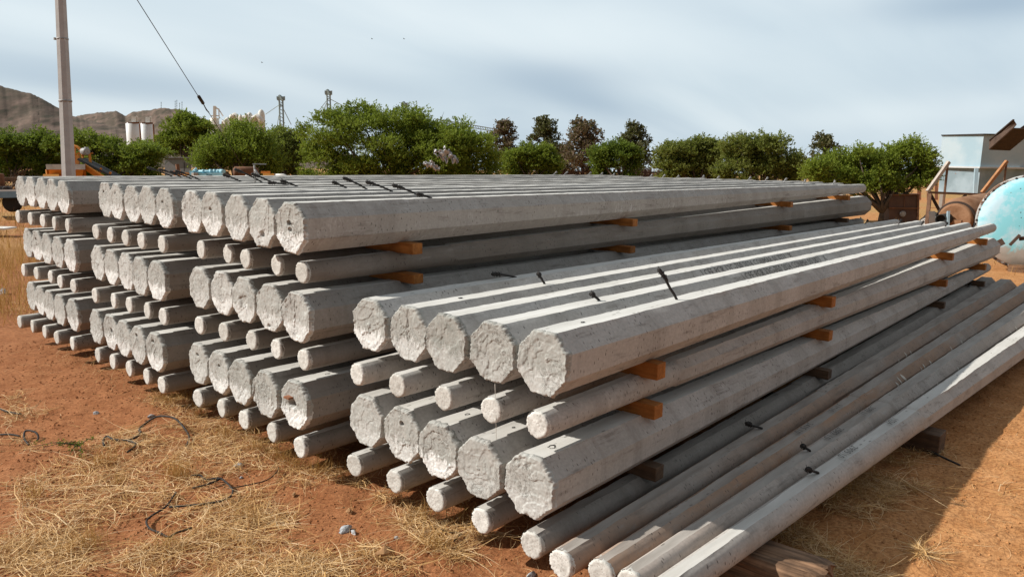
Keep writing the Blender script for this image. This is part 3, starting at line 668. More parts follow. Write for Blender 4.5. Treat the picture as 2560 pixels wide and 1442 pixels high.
# ------------------------------------------------------------------ timber spacers and sleepers
ZM = {(s, l): float(np.mean([q[2] for q in ps])) for (s, l), ps in ENDS.items()}
XN = {0.95: 'nearest', 3.55: 'second nearest', 7.4: 'third nearest', 9.7: 'farthest'}
GAPN = {3: {1: 'top two rows', 2: 'second and third rows'}, 4: {3: 'top two rows', 4: 'second and third rows', 5: 'third and bottom rows'}}
def spacer(s, l, x, k):
    up_thick = l % 2 == 1
    X = {3: (.82, 3.6, 7.5, 9.8), 4: (1.06, 3.82, 7.9, 10.1)}[s][k]+random.Random(s*100+l*10+k).uniform(-.05, .05)
    zl = ENDS[(s, l+1)][4][2]; zu = ENDS[(s, l)][4][2]
    ru = rad_at(x) if up_thick else rad_at(PL-x)*(.985 if PL-x > PL-TIPLEN else 1); rl = rad_at(PL-x)*(.92 if x < TIPLEN else 1) if up_thick else rad_at(x)
    z0, z1 = zl+rl-.006, zu-ru+.004
    y0 = ENDS[(s, l)][4][1]-{3: .19, 4: .145}[s]-.045*random.Random(s+l*3+k).random(); y1 = ENDS[(s, l)][0][1]+.19
    dark = (s, l, k) in ((4, 5, 1), (4, 5, 2), (3, 2, 3), (4, 5, 0), (4, 5, 3))
    mb = MB(); mb.box((X, (y0+y1)/2, (z0+z1)/2), (.092, y1-y0, z1-z0))
    o = single(mb, 'timber_spacer', M['darkwood'] if dark else M['spacer'], (X, (y0+y1)/2, (z0+z1)/2),
        ('dark' if dark else 'orange')+' timber spacer '+XN[x]+' between '+GAPN[s][l]+' of the '+('tall third stack' if s == 3 else 'low front stack'), 'timber spacer', 'timber spacers between the rows of poles')
    o.rotation_euler[2] = random.Random(s+l+k).uniform(-.03, .05); bevel(o, .004, 2)
for s, ls in ((3, (1, 2)), (4, (3, 4, 5))):
    for l in ls:
        for k, x in enumerate((.95, 3.55, 7.4, 9.7)): spacer(s, l, x, k)
# sleepers carrying the bottom row at the right
mb = MB(); mb.box((3.62, -.42, G+.07), (.20, 1.40, .17))
o = single(mb, 'sleeper_block', M['darkwood'], (3.62, -.42, G+.055), 'dark square timber block on the soil under the outermost pale pole', 'timber sleeper'); bevel(o, .008, 2)
def split_log(loc, L, w, h):
    V = []; F = []; nx_, na = 40, 40
    for i in range(nx_+1):
        f = i/nx_; y = -L/2+L*f
        for k in range(na):
            a = 2*math.pi*k/na; q = (abs(math.cos(a))**4+abs(math.sin(a))**4)**-.25
            rr = 1+.10*float(vnoise(math.cos(a)*7, math.sin(a)*7, y*1.2, 3))+.05*float(vnoise(math.cos(a)*16, math.sin(a)*16, y*3, 5))
            end = min(1, (f/.04), ((1-f)/.04))
            V.append((w/2*q*math.cos(a)*rr*(.86+.14*end), y+.03*float(vnoise(math.cos(a)*5, math.sin(a)*5, 0, 8)), h/2*q*math.sin(a)*rr*(.86+.14*end)))
    F = [(i*na+k, i*na+(k+1) % na, (i+1)*na+(k+1) % na, (i+1)*na+k) for i in range(nx_) for k in range(na)]
    F += [tuple(range(na-1, -1, -1)), tuple(nx_*na+k for k in range(na))]
    return raw_mesh('sleeper_log', V, F, None, False)
o = link_mesh('sleeper_log', split_log(None, 1.15, .34, .21), M['oldwood']); o.location = (.93, -.60, G+.075); o.rotation_euler[2] = .06
tag(o, 'old split timber log under the near tips of the outermost poles', 'timber log')

# ------------------------------------------------------------------ ground sheet
def ground_h(x, y):
    near = np.exp(-((np.maximum(0, np.hypot(x-1, y-2)-9))/5)**2)
    h = 0.020*fbm(x*.55, y*.55, 0, 3, 51)+near*(0.016*fbm(x*2.3, y*2.3, 0, 3, 52)+0.010*np.maximum(0, fbm(x*8, y*8, 0, 2, 53))+0.006*vnoise(x*19, y*19, 0, 54))
    far = np.clip((x+y-24)/60, 0, 1); h = h+far*0.25*fbm(x*.05, y*.05, 0, 3, 55)-0.019*np.maximum(0, np.hypot(x-CX, y-CY)-80)
    return G+h
def axis(lo, d0, d1, step, hi):
    a = list(np.arange(d0, d1, step)); v, s_ = d1, step
    while v < hi: a.append(v); s_ *= 1.16; v += s_
    v, s_ = d0, step; b = []
    while v > lo: s_ *= 1.16; v -= s_; b.append(v)
    return np.array(b[::-1]+a+[hi])
gx = axis(-4000, -3.0, 6.5, .04, 4500); gy = axis(-4000, -2.6, 8.5, .04, 4500)
XX, YY = np.meshgrid(gx, gy, indexing='ij'); ZZ = ground_h(XX, YY)
inside = (XX > .4) & (XX < 11) & (YY > -.6) & (YY < 7.5); ZZ = np.where(inside, np.minimum(ZZ, G+.02), ZZ)
nX, nY = XX.shape; V = np.stack([XX, YY, ZZ], -1).reshape(-1, 3)
ii = np.arange(nX*nY).reshape(nX, nY)
Q = np.stack([ii[:-1, :-1], ii[1:, :-1], ii[1:, 1:], ii[:-1, 1:]], -1).reshape(-1, 4)
me = bpy.data.meshes.new('ground'); me.vertices.add(len(V)); me.loops.add(len(Q)*4); me.polygons.add(len(Q))
me.vertices.foreach_set('co', V.astype(np.float32).ravel()); me.loops.foreach_set('vertex_index', Q.astype(np.int32).ravel())
me.polygons.foreach_set('loop_start', np.arange(0, len(Q)*4, 4, dtype=np.int32)); me.update(calc_edges=True)
me.polygons.foreach_set('use_smooth', [True]*len(Q))
gnd = link_mesh('ground', me, M['soil']); tag(gnd, 'reddish bare soil of the yard with drier sandy ground behind', None, None, 'structure')
def gz(x, y): return ground_h(np.asarray(x, float), np.asarray(y, float))

# ------------------------------------------------------------------ straw, tufts, clods
def inpoly(px, py, poly):
    x, y = px, py; r = np.zeros(len(px), bool); n = len(poly)
    for a in range(n):
        x0, y0 = poly[a]; x1, y1 = poly[(a+1) % n]
        c = ((y0 > y) != (y1 > y)) & (x < (x1-x0)*(y-y0)/(y1-y0+1e-12)+x0); r ^= c
    return r
def sample_patch(pix, n, soft=.06):
    poly = [tuple(on_z(*p)[:2]) for p in pix]; a = np.array(poly)
    lo, hi = a.min(0), a.max(0); P = RNG.uniform(lo, hi, (n*6, 2))
    J = P+np.stack([fbm(P[:, 0]*3, P[:, 1]*3, 0, 3, 61), fbm(P[:, 0]*3, P[:, 1]*3, 5, 3, 62)], -1)*soft*4
    P = P[inpoly(J[:, 0], J[:, 1], poly)]
    keep = fbm(P[:, 0]*4.5, P[:, 1]*4.5, 0, 3, 63) > RNG.uniform(-.75, .15, len(P))
    return P[keep][:n]
def blades(P, length, width, tilt, zoff=0.0, curl=.3, seg=3):
    """thin bent strips. tilt: angle above the soil"""
    n = len(P); L = RNG.uniform(*length, n); az = RNG.uniform(0, 2*math.pi, n)+.0; el = RNG.uniform(*tilt, n); w = RNG.uniform(*width, n)
    base = np.stack([P[:, 0], P[:, 1], gz(P[:, 0], P[:, 1])+RNG.uniform(0, 1, n)*zoff+.002], -1)
    out = []; prev = base.copy(); daz = RNG.uniform(-curl, curl, n)*2; dele = RNG.uniform(-.5, .25, n)*curl*1.6
    side0 = None
    for k in range(seg):
        d = np.stack([np.cos(az)*np.cos(el), np.sin(az)*np.cos(el), np.sin(el)], -1)
        nxt = prev+d*(L/seg)[:, None]
        fl = gz(nxt[:, 0], nxt[:, 1])+.002; nxt[:, 2] = np.maximum(nxt[:, 2], fl)
        sd_ = np.stack([-np.sin(az), np.cos(az), RNG.uniform(-.6, .6, n)], -1); sd_ /= np.linalg.norm(sd_, axis=1)[:, None]
        if side0 is None: side0 = sd_
        w0 = w*(1-.75*k/seg); w1 = w*(1-.75*(k+1)/seg)
        out.append(np.stack([prev-side0*w0[:, None]/2, prev+side0*w0[:, None]/2, nxt+side0*w1[:, None]/2, nxt-side0*w1[:, None]/2], 1))
        prev = nxt; az = az+daz; el = el+dele
    return np.stack(out, 1)                       # n, seg, 4, 3
def strip_mesh(name, S):
    n, seg = S.shape[:2]; V = np.zeros((n, seg+1, 2, 3)); V[:, 0, 0] = S[:, 0, 0]; V[:, 0, 1] = S[:, 0, 1]
    for k in range(seg): V[:, k+1, 1] = S[:, k, 2]; V[:, k+1, 0] = S[:, k, 3]
    idx = np.arange(n*(seg+1)*2).reshape(n, seg+1, 2)
    F = np.stack([idx[:, :-1, 0], idx[:, :-1, 1], idx[:, 1:, 1], idx[:, 1:, 0]], -1).reshape(-1, 4)
    me = bpy.data.meshes.new(name); me.vertices.add(n*(seg+1)*2); me.loops.add(len(F)*4); me.polygons.add(len(F))
    me.vertices.foreach_set('co', V.astype(np.float32).ravel()); me.loops.foreach_set('vertex_index', F.astype(np.int32).ravel())
    me.polygons.foreach_set('loop_start', np.arange(0, len(F)*4, 4, dtype=np.int32)); me.update(calc_edges=True); return me
MATS = [([(0,1210),(150,1140),(330,1110),(420,1100),(560,1130),(600,1190),(500,1215),(450,1260),(330,1270),(240,1310),(170,1350),(60,1350),(0,1330)], 8500),
        ([(60,1330),(200,1340),(240,1360),(230,1400),(330,1420),(360,1460),(0,1470),(0,1390)], 3800),
        ([(320,1375),(420,1360),(480,1370),(440,1400),(430,1470),(330,1470),(310,1410)], 1400),
        ([(440,1290),(540,1240),(640,1230),(730,1290),(700,1345),(740,1385),(640,1400),(520,1390),(430,1370),(470,1330)], 4200),
        ([(540,1395),(700,1400),(850,1375),(900,1395),(980,1400),(1060,1450),(1050,1480),(520,1480)], 4200),
        ([(370,1010),(440,975),(480,1000),(560,1060),(700,1120),(860,1190),(900,1205),(820,1215),(700,1200),(600,1160),(500,1150),(420,1110),(470,1090),(450,1040)], 5200),
        ([(180,1130),(250,1085),(340,1070),(400,1085),(370,1115),(260,1125)], 900),
        ([(0,985),(70,990),(105,1040),(60,1055),(0,1060)], 700), ([(0,1090),(50,1085),(60,1130),(0,1140)], 350),
        ([(990,1290),(1060,1270),(1150,1330),(1190,1345),(1270,1350),(1180,1375),(1090,1395),(1010,1345)], 2600),
        ([(330,900),(420,950),(400,975),(300,930)], 500), ([(0,750),(90,755),(160,800),(60,790),(0,775)], 500),
        ([(880,1205),(960,1230),(1060,1270),(1000,1280),(900,1225)], 500), ([(620,1270),(690,1300),(640,1330)], 300),
        ([(2030,1225),(2120,1180),(2240,1200),(2330,1235),(2250,1250),(2190,1310),(2100,1290),(2040,1260)], 4600),
        ([(2010,1390),(2060,1385),(2160,1425),(2180,1470),(2000,1470),(2030,1420)], 2400), ([(1890,1330),(1960,1290),(2050,1330),(2090,1390),(1990,1370)], 1400),
        ([(2270,1395),(2330,1392),(2400,1405),(2360,1415),(2280,1412)], 800), ([(2420,1320),(2480,1290),(2500,1300),(2440,1330)], 260), ([(2480,1180),(2560,1230),(2590,1260),(2520,1225)], 200),
        ([(2300,1090),(2400,1150),(2500,1175),(2420,1165)], 420), ([(2180,1150),(2290,1120),(2380,1130),(2300,1165)], 700)]
S = []
for pix, n in MATS:
    P = sample_patch(pix, n)
    P = P[RNG.random(len(P)) < .34]; S.append(blades(P, (.06, .24), (.002, .0058), (-.05, .25), .030, .32))
    T = P[RNG.random(len(P)) < .05]; S.append(blades(T, (.05, .14), (.0015, .003), (.5, 1.4), .0, .5))
    T = P[RNG.random(len(P)) < .05]; S.append(blades(T, (.22, .48), (.003, .007), (-.02, .16), .04, .2))
# loose single straws everywhere on the bare soil
P = RNG.uniform((-2.4, -2.4), (5.5, 7.5), (2600, 2)); P = P[~((P[:, 0] > .25) & (P[:, 1] > -1.0))]
S.append(blades(P, (.04, .22), (.0013, .003), (-.03, .12), .004, .3))
P = RNG.uniform((.3, -2.6), (7, -1.0), (1200, 2)); S.append(blades(P, (.04, .2), (.0013, .003), (-.03, .1), .004, .3))
# fringe of straw at the foot of the butts
P = RNG.uniform((-.12, -.1), (1.3, 7.0), (3600, 2)); S.append(blades(P, (.05, .16), (.0015, .0032), (.1, 1.1), .01, .5))
o = link_mesh('dry_straw', strip_mesh('dry_straw', np.concatenate(S)), M['straw']); tag(o, 'pale dry straw lying in mats on the red soil before the stacks', 'straw', None, 'stuff')
# upright tufts
S = []
for px, py, n, h in ((235,1370,150,.17),(180,1390,120,.16),(80,1245,110,.16),(250,1160,140,.15),(275,1155,90,.14),(440,1195,200,.20),(455,1200,110,.18),(300,1210,80,.13),(420,1380,90,.14),(460,1000,160,.16),(500,1040,150,.16),(560,1090,160,.17),
                     (640,1130,170,.18),(700,1150,180,.18),(740,1170,200,.18),(800,1180,160,.17),(860,1200,140,.16),(1080,1370,160,.15),(1060,1300,150,.16),(1150,1290,120,.15),(420,1010,120,.15),(400,1000,90,.14),(2070,1250,120,.14),(2120,1230,110,.14),(620,1300,100,.13)):
    c = on_z(px, py)[:2]; n = int(n*.6); P = c+RNG.normal(0, .045, (n, 2)); S.append(blades(P, (h*.5, h), (.0016, .0032), (.8, 1.5), 0, .35))
o = link_mesh('dry_grass_tufts', strip_mesh('dry_grass_tufts', np.concatenate(S)), M['tallgrass']); tag(o, 'brownish upright tufts of dry grass among the straw mats', 'dry grass', None, 'stuff')
# tall yellow grass beyond the far-left stack
S = []
c0 = on_z(20, 725)[:2]
P = np.stack([RNG.uniform(-4.5, 3.2, 16000), RNG.uniform(8.6, 17, 16000)], -1)
P = P[fbm(P[:, 0]*.8, P[:, 1]*.8, 0, 3, 71) > RNG.uniform(-.7, .2, len(P))]
S.append(blades(P, (.20, .50), (.004, .009), (.75, 1.5), 0, .3))
P = np.stack([RNG.uniform(-9, 20, 9000), RNG.uniform(17, 34, 9000)], -1); S.append(blades(P, (.2, .45), (.008, .018), (.7, 1.5), 0, .3))
P = np.stack([RNG.uniform(13, 34, 5000), RNG.uniform(-6, 14, 5000)], -1); P = P[fbm(P[:, 0]*.4, P[:, 1]*.4, 0, 3, 73) > .05]; S.append(blades(P, (.12, .35), (.008, .016), (.7, 1.5), 0, .3))
o = link_mesh('tall_dry_grass', strip_mesh('tall_dry_grass', np.concatenate(S)), M['tallgrass']); tag(o, 'tall golden dry grass standing beyond the far-left stack', 'dry grass', None, 'stuff')
# crumbs of soil
def crumbs(name, P, size, mat, label, cat):
    n = len(P); O = np.array([[1,0,0],[-1,0,0],[0,1,0],[0,-1,0],[0,0,1],[0,0,-1]], float)
    s_ = np.exp(RNG.uniform(math.log(size[0]), math.log(size[1]), n)); V = O[None]*RNG.uniform(.55, 1.2, (n, 6, 1))*s_[:, None, None]
    V[:, :, 2] *= .7; a = RNG.uniform(0, 6.3, n); c, s2 = np.cos(a)[:, None], np.sin(a)[:, None]
    x = V[:, :, 0]*c-V[:, :, 1]*s2+V[:, :, 2]*.3; y = V[:, :, 0]*s2+V[:, :, 1]*c; V = np.stack([x+P[:, :1], y+P[:, 1:2], V[:, :, 2]+(gz(P[:, 0], P[:, 1])+s_*.25)[:, None]], -1)
    f = np.array([(0,2,4),(2,1,4),(1,3,4),(3,0,4),(2,0,5),(1,2,5),(3,1,5),(0,3,5)]); F = (f[None]+np.arange(n)[:, None, None]*6).reshape(-1, 3)
    me = raw_mesh(name, V.reshape(-1, 3), F, None, False); return tag(link_mesh(name, me, mat), label, cat, None, 'stuff')
P = np.concatenate([RNG.uniform((-2.5, -2.2), (.6, 7.5), (9000, 2)), RNG.uniform((0, -2.6), (8, -1.0), (4200, 2)), RNG.normal((-1.0, 2.5), (.35, .9), (1500, 2)), RNG.normal((-.6, .6), (.3, .5), (900, 2))])
crumbs('soil_crumbs', P, (.003, .013), M['soil'], 'small red soil crumbs scattered over the bare ground', 'soil crumbs')
# broken chips and stones one could pick up
def stone_mesh(seed, sx, sy, sz):
    rg = np.random.default_rng(seed); V = []; n, m = 10, 6
    for j in range(m+1):
        b = -math.pi/2+math.pi*j/m
        for k in range(n):
            a = 2*math.pi*k/n; d = np.array([math.cos(a)*math.cos(b), math.sin(a)*math.cos(b), math.sin(b)]); q = 1+.45*float(vnoise(d[0]*1.7+seed, d[1]*1.7, d[2]*1.7, seed))
            V.append(d*q*[sx, sy, sz])
    F = [(j*n+k, j*n+(k+1) % n, (j+1)*n+(k+1) % n, (j+1)*n+k) for j in range(m) for k in range(n)]
    return raw_mesh('stone', V, F, None, False)
chipm = mat_plain('pale_concrete_chip', (.40, .41, .42), .9, .25, 30); stonem = mat_plain('ochre_stone', (.40, .22, .10), .9, .3, 20)
CH = [(862,1326,.045,.020,'flat grey concrete chip, largest of the pair on bare soil in front',0),(884,1331,.024,.014,'small pale concrete chip beside the largest flat chip',0),(598,1167,.035,.016,'grey concrete chip beside the straw between wire loop and bottom row',0),
      (604,1196,.018,.010,'small bluish concrete chip just below the other chip by the wire loop',0),(240,1031,.024,.016,'grey pebble alone on the upper left bare soil',0),(378,1042,.030,.014,'dark grey flat pebble under the tall wire loop',0),
      (873,1280,.026,.020,'ochre stone on bare soil above the pair of chips',1),(962,1393,.055,.045,'large ochre clod of earth at the edge of the front straw',1),(735,1240,.022,.018,'small ochre stone among crumbs near the straw edge',1),
      (992,1343,.016,.010,'small white chip next to the straw below the thin tips',0),(596,1130,.026,.012,'whitish chip near the bottom row tips and straw',0),(8,735,.09,.06,'whitish rock in the tall dry grass at the left edge',0),(1328,1440,.03,.02,'grey chip at the bottom edge under the extra poles',0)]
for k, (px, py, s1, s2, lab, t) in enumerate(CH):
    p = on_z(px, py); z = float(gz(p[0], p[1])); o = link_mesh('stone', stone_mesh(k+1, s1, s1*.62, s2), stonem if t else chipm)
    o.location = (p[0], p[1], z+s2*.35); o.rotation_euler[2] = k*1.3; tag(o, lab, 'stone', 'loose stones and chips on the soil')
# lengths of black wire
def wire(name, pix, r, label, seed, lift=()):
    pts = []
    for k, q in enumerate(pix):
        p = on_z(q[0], q[1], G+(q[2] if len(q) > 2 else .03)); pts.append(np.array([p[0], p[1], float(gz(p[0], p[1]))+(q[2] if len(q) > 2 else .028)]))
    fine = []
    for k in range(len(pts)-1):
        a, b, c, d = pts[max(k-1, 0)], pts[k], pts[k+1], pts[min(k+2, len(pts)-1)]
        for t in np.linspace(0, 1, 5)[:-1]:
            fine.append(.5*((2*b)+(c-a)*t+(2*a-5*b+4*c-d)*t*t+(-a+3*b-3*c+d)*t**3))
    fine.append(pts[-1]); mb = MB(); mb.tube(fine, r*1.25, 6)
    return single(mb, name, M['rebar'], pts[0], label, 'wire', 'black wires lying on the soil')
wire('steel_wire', [(260,1111),(258,1095),(268,1086),(282,1095),(318,1098),(343,1090),(352,1078),(347,1070),(365,1053,.04),(390,1041,.07),(415,1038,.09),(440,1047,.08),(460,1068,.05),(473,1092,.02),(466,1110)], .0065, 'black wire bent into a tall loop on the left straw', 1)
wire('steel_wire', [(318,1098),(340,1108),(318,1126)], .006, 'short black wire hooked below the tall wire loop', 2)
wire('steel_wire', [(478,1192),(500,1190),(515,1199),(552,1200),(578,1220),(582,1232),(572,1246),(540,1255),(505,1260),(470,1263),(423,1264)], .0055, 'black wire curving round bare soil beside the brown tuft', 3)
wire('steel_wire', [(552,1200),(520,1213),(480,1222)], .005, 'short straight wire crossing the curving wire', 7)
wire('steel_wire', [(440,1230),(415,1262),(380,1285),(366,1303),(375,1322),(400,1334),(422,1344),(440,1335),(480,1320)], .005, 'thin black wire bent like a hook over the central bare soil', 4)
wire('steel_wire', [(0,1018),(20,1025),(52,1032)], .006, 'black wire end poking in at the left edge above the hoop', 5)
wire('steel_wire', [(0,1082),(25,1083),(50,1086)], .006, 'straight black wire at the left edge beside the hoop', 8)
wire('steel_wire', [(72,1106,.01),(60,1090,.03),(62,1074,.05),(75,1071,.06),(90,1077,.05),(96,1090,.02),(92,1097,.01)], .006, 'small brown wire hoop standing on the left soil', 6)
wire('steel_wire', [(1102,1322),(1125,1324),(1152,1326),(1148,1334),(1136,1348)], .004, 'dark bent wire in straw below the thin tips', 9)
wire('steel_wire', [(570,1222),(620,1214),(668,1200),(692,1180),(697,1168)], .003, 'fine brown wire trailing right from the curving wire', 10)
wire('steel_wire', [(2310,1120),(2345,1133),(2400,1160)], .006, 'dark stick-like wire in the shade by the timber block', 11)
# green thorn twig
c = on_z(200, 1120); twig = empty('thorn_twig', c, 'small green thorn twig lying on the bare soil at left', 'twig')
mb = MB(); tips = [on_z(*q, G+.02+.02*(k % 2)) for k, q in enumerate(((80,1116),(110,1118),(140,1116),(200,1112),(205,1145),(175,1135),(240,1098),(160,1110)))]
for t in tips: mb.tube([c+[0, 0, .02], (c+t)/2+[0, 0, .04], t], [.004, .003, .0015], 5)
mb.build('stem', M['bark'], twig)
Qd = []
for t in tips:
    for k in range(26):
        f = RNG.uniform(.15, 1); p = c*(1-f)+t*f+[0, 0, .03]+RNG.normal(0, .012, 3); a = RNG.normal(0, 1, 3); a /= np.linalg.norm(a); b = np.cross(a, RNG.normal(0, 1, 3)); b /= np.linalg.norm(b)
        Qd.append([p-a*.012, p+b*.004, p+a*.012, p-b*.004])
Qd = np.array(Qd)-c; M['leafA'] = mat_leaf('mesquite_leaf', (.045, .075, .012), (.105, .155, .022))
link_mesh('leaves', quads_mesh('leaves', Qd), M['leafA'], twig)

# ------------------------------------------------------------------ trees
M['leafA'] = mat_leaf('mesquite_leaf', (.075, .115, .014), (.175, .22, .03))
LEAF = {'bright': mat_leaf('bright_mesquite_leaf', (.080, .115, .013), (.185, .23, .030)),
        'mid': M['leafA'], 'olive': mat_leaf('olive_mesquite_leaf', (.09, .105, .022), (.18, .195, .05)),
        'dark': mat_leaf('dark_mesquite_leaf', (.05, .082, .011), (.12, .165, .023)),
        'brown': mat_leaf('dry_conifer_needle', (.10, .068, .045), (.17, .12, .085), .15), 'pine': mat_leaf('conifer_needle', (.055, .062, .028), (.115, .105, .05), .15)}
def foliage_quads(lobes, n, leaf, rg, spray=.34, droop=.0, k=9, up_bias=.42):
    """lobes: (centre, radius xyz). Sprays of small leaves spread through the outer part of each lobe."""
    vol = np.array([l[1][0]*l[1][2] for l in lobes]); pick = rg.choice(len(lobes), n, p=vol/vol.sum())
    C = np.array([l[0] for l in lobes])[pick]; R = np.array([l[1] for l in lobes])[pick]
    d = rg.normal(0, 1, (n, 3)); d /= np.linalg.norm(d, axis=1)[:, None]
    lump = 1+.40*fbm(d[:, 0]*2.3+pick*3.1, d[:, 1]*2.3, d[:, 2]*2.3, 3, 81)
    rr = rg.uniform(.30, 1, n)**.55
    P = C+d*R*(rr*lump)[:, None]
    hole = fbm(P[:, 0]*1.1, P[:, 1]*1.1, P[:, 2]*1.5, 3, 82)+.30*vnoise(P[:, 0]*3, P[:, 1]*3, P[:, 2]*3, 83)
    ok = hole > -.30; P, d = P[ok], d[ok]; n = len(P)
    ax = d*rg.uniform(.4, 1.1, (n, 1))+rg.normal(0, .45, (n, 3)); ax[:, 2] = ax[:, 2]*.65+up_bias-droop; ax /= np.linalg.norm(ax, axis=1)[:, None]
    L = spray*rg.uniform(.55, 1.4, n)
    t = (np.arange(k)+.5)/k
    Q = P[:, None]+ax[:, None]*(L[:, None]*t[None])[..., None]; Q[..., 2] -= (droop*.6+.10)*L[:, None]*t[None]**2
    side = rg.normal(0, 1, (n, k, 3)); side -= (side*ax[:, None]).sum(-1, keepdims=True)*ax[:, None]; side /= np.linalg.norm(side, axis=-1, keepdims=True)
    u = side*.75+ax[:, None]*.6; u[..., 2] += .15; u /= np.linalg.norm(u, axis=-1, keepdims=True)
    v = np.cross(u, rg.normal(0, 1, (n, k, 3))); v[..., 2] *= .5; v /= np.linalg.norm(v, axis=-1, keepdims=True)
    l = leaf*rg.uniform(.7, 1.35, (n, k, 1)); w = l*.33
    a = Q; b = Q+u*l
    return np.stack([a, (a+b)/2+v*w, b, (a+b)/2-v*w], 2).reshape(-1, 4, 3)
def tree(name, label, depth, lob, base_px, kind, n, leaf=.10, spread=1.0, cat='tree', stems=4, base_z=None, twigs=0, spray=.34, droop=0, rmin=.1, lowrow=True, group='trees behind the stacks'):
    seed = abs(hash_str(label)) % 100000; rg = np.random.default_rng(seed); rnd = random.Random(seed)
    base = spot(base_px, depth); base[2] = G if base_z is None else base_z
    pxm = depth/FPX; lobes = []
    x0_, x1_ = min(q[0]-q[2]*.6 for q in lob), max(q[0]+q[2]*.6 for q in lob)
    lob = list(lob)+[(x0_+(x1_-x0_)*(k+.5)/max(2, int((x1_-x0_)/55)), 440+6*(k % 2), 24) for k in range(max(2, int((x1_-x0_)/55)))] if lowrow else list(lob)
    W_ = (max(q[0] for q in lob)-min(q[0] for q in lob))*pxm*.28*spread
    for j, (px, py, r) in enumerate(lob):
        R = r*pxm; off = ((j*0.618) % 1-.5)*W_
        lobes.append((at(px, py, depth+off), (R*1.08, R*1.08, R*.80)))
        lobes.append((at(px+rnd.uniform(-.4, .4)*r, py+rnd.uniform(-.05, .45)*r, depth-off*.8+rnd.uniform(-.5, .5)*R), (R*.8, R*.8, R*.72)))
    lobes = [(np.array([c[0], c[1], max(c[2], G+r[2]*.75)]), r) for c, r in lobes]
    t = empty(name, base, label, cat, group); sub_ = []
    for c, r in lobes:
        for k in range(13):
            d = rg.normal(0, 1, 3); d /= np.linalg.norm(d); d[2] = d[2]*.85+.12; q = c+d*np.array(r)*rg.uniform(.45, .92); rr = rg.uniform(.30, .52)
            sub_.append((np.array([q[0], q[1], max(q[2], G+.25)]), (r[0]*rr, r[1]*rr, r[2]*rr*.55)))
    Qd = foliage_quads(sub_, int(n*2.7), leaf*.66, rg, spray*.9, droop); Qd = Qd[Qd[:, :, 2].min(1) > G+.02]-base
    link_mesh('crown', quads_mesh('crown', Qd), LEAF[kind], t)
    mb = MB(); H = max(c[2] for c, _ in lobes)-G
    fork = base+np.array([0, 0, H*.16])
    mb.tube([base-[0, 0, .1], base+[.03, .02, H*.08], fork], [H*.045, H*.036, H*.03], 9)
    for j, (c, r) in enumerate(lobes):
        if j % 2 and len(lobes) > 8: continue
        m = fork*.45+c*.55+rg.normal(0, .12, 3)*H*.3; m[2] = max(m[2], fork[2])
        mb.tube([fork, fork*.75+m*.25+[0, 0, H*.05], m, c+[0, 0, r[2]*.3]], [H*.026, H*.020, H*.013, H*.004], 6)
    for j in range(twigs):
        c, r = lobes[rnd.randrange(len(lobes))]; d = rg.normal(0, 1, 3); d[2] = abs(d[2])+.5; d /= np.linalg.norm(d)
        a = c+d*np.array(r)*.6; b = c+d*np.array(r)*rnd.uniform(1.15, 1.5)+rg.normal(0, .06, 3); mb.tube([a, (a+b)/2+rg.normal(0, .04, 3), b], [.02, .014, .005], 4)
    mb.build('trunk', M['bark'], t)
    return t
def hash_str(s):
    h = 7
    for ch in s: h = (h*131+ord(ch)) & 0x7fffffff
    return h
tree('mesquite_tree', 'largest broad green tree with dense rounded crown, two plastic bags in it', 34,
     [(830,330,72),(900,305,55),(960,300,48),(1015,305,45),(860,400,70),(950,375,75),(1050,345,62),(1130,350,56),(1190,365,48),(1222,410,38),(1100,410,52),(1000,415,52),(790,375,40),(905,430,48),(1165,420,42),(760,330,22),(1040,300,35),(1080,335,50),(1110,370,58),(1060,390,55),(1160,400,48),(1145,345,40)], 990, 'bright', 7600, .12, 1.1, twigs=26, stems=5)
tree('mesquite_tree', 'wide dark green tree at the left edge, behind the concrete post', 46, [(10,375,58),(65,362,52),(118,355,42),(30,418,36),(100,405,45),(150,372,38),(165,400,30)], 60, 'dark', 3600, .15)
tree('mesquite_tree', 'green spreading tree right of the concrete post, behind the orange machine', 38, [(205,350,32),(250,365,40),(295,378,44),(345,385,46),(390,395,32),(240,408,38),(320,415,40),(370,420,26),(280,420,30)], 300, 'mid', 3400, .13, twigs=6)
tree('mesquite_tree', 'tall yellowish green tree just right of the twin white silos', 52, [(450,335,46),(488,318,42),(425,365,36),(520,355,38),(412,345,20),(468,298,22),(540,370,30),(480,360,40)], 470, 'bright', 2800, .16)
tree('mesquite_tree', 'loose stringy bright green tree below the white plant, above the blue engine', 40, [(556,365,38),(600,350,42),(640,350,34),(592,322,18),(545,412,32),(640,395,42),(595,400,40),(505,412,26),(665,380,30),(615,325,14),(570,390,44),(630,375,46),(680,410,34),(520,385,34)], 600, 'bright', 3000, .14, twigs=22, spray=.6, droop=-.25)
tree('mesquite_tree', 'olive green tree between the stringy bright tree and the largest tree', 43, [(700,352,40),(725,395,42),(690,405,36),(742,345,26),(720,425,26),(715,375,44),(755,380,36)], 712, 'olive', 2000, .14, twigs=8)
tree('mesquite_tree', 'small rounded green tree right beside the largest tree', 47, [(1285,392,30),(1320,383,32),(1360,385,28),(1300,415,28),(1350,415,30),(1268,420,22),(1320,405,34),(1385,410,22)], 1325, 'mid', 2000, .15, twigs=6)
tree('mesquite_tree', 'small dark green tree standing alone left of the goal frame', 46, [(1500,388,28),(1535,378,34),(1572,385,28),(1515,410,28),(1560,408,26),(1590,395,14),(1540,400,34),(1500,410,24),(1585,412,20)], 1540, 'dark', 2100, .14, twigs=6)
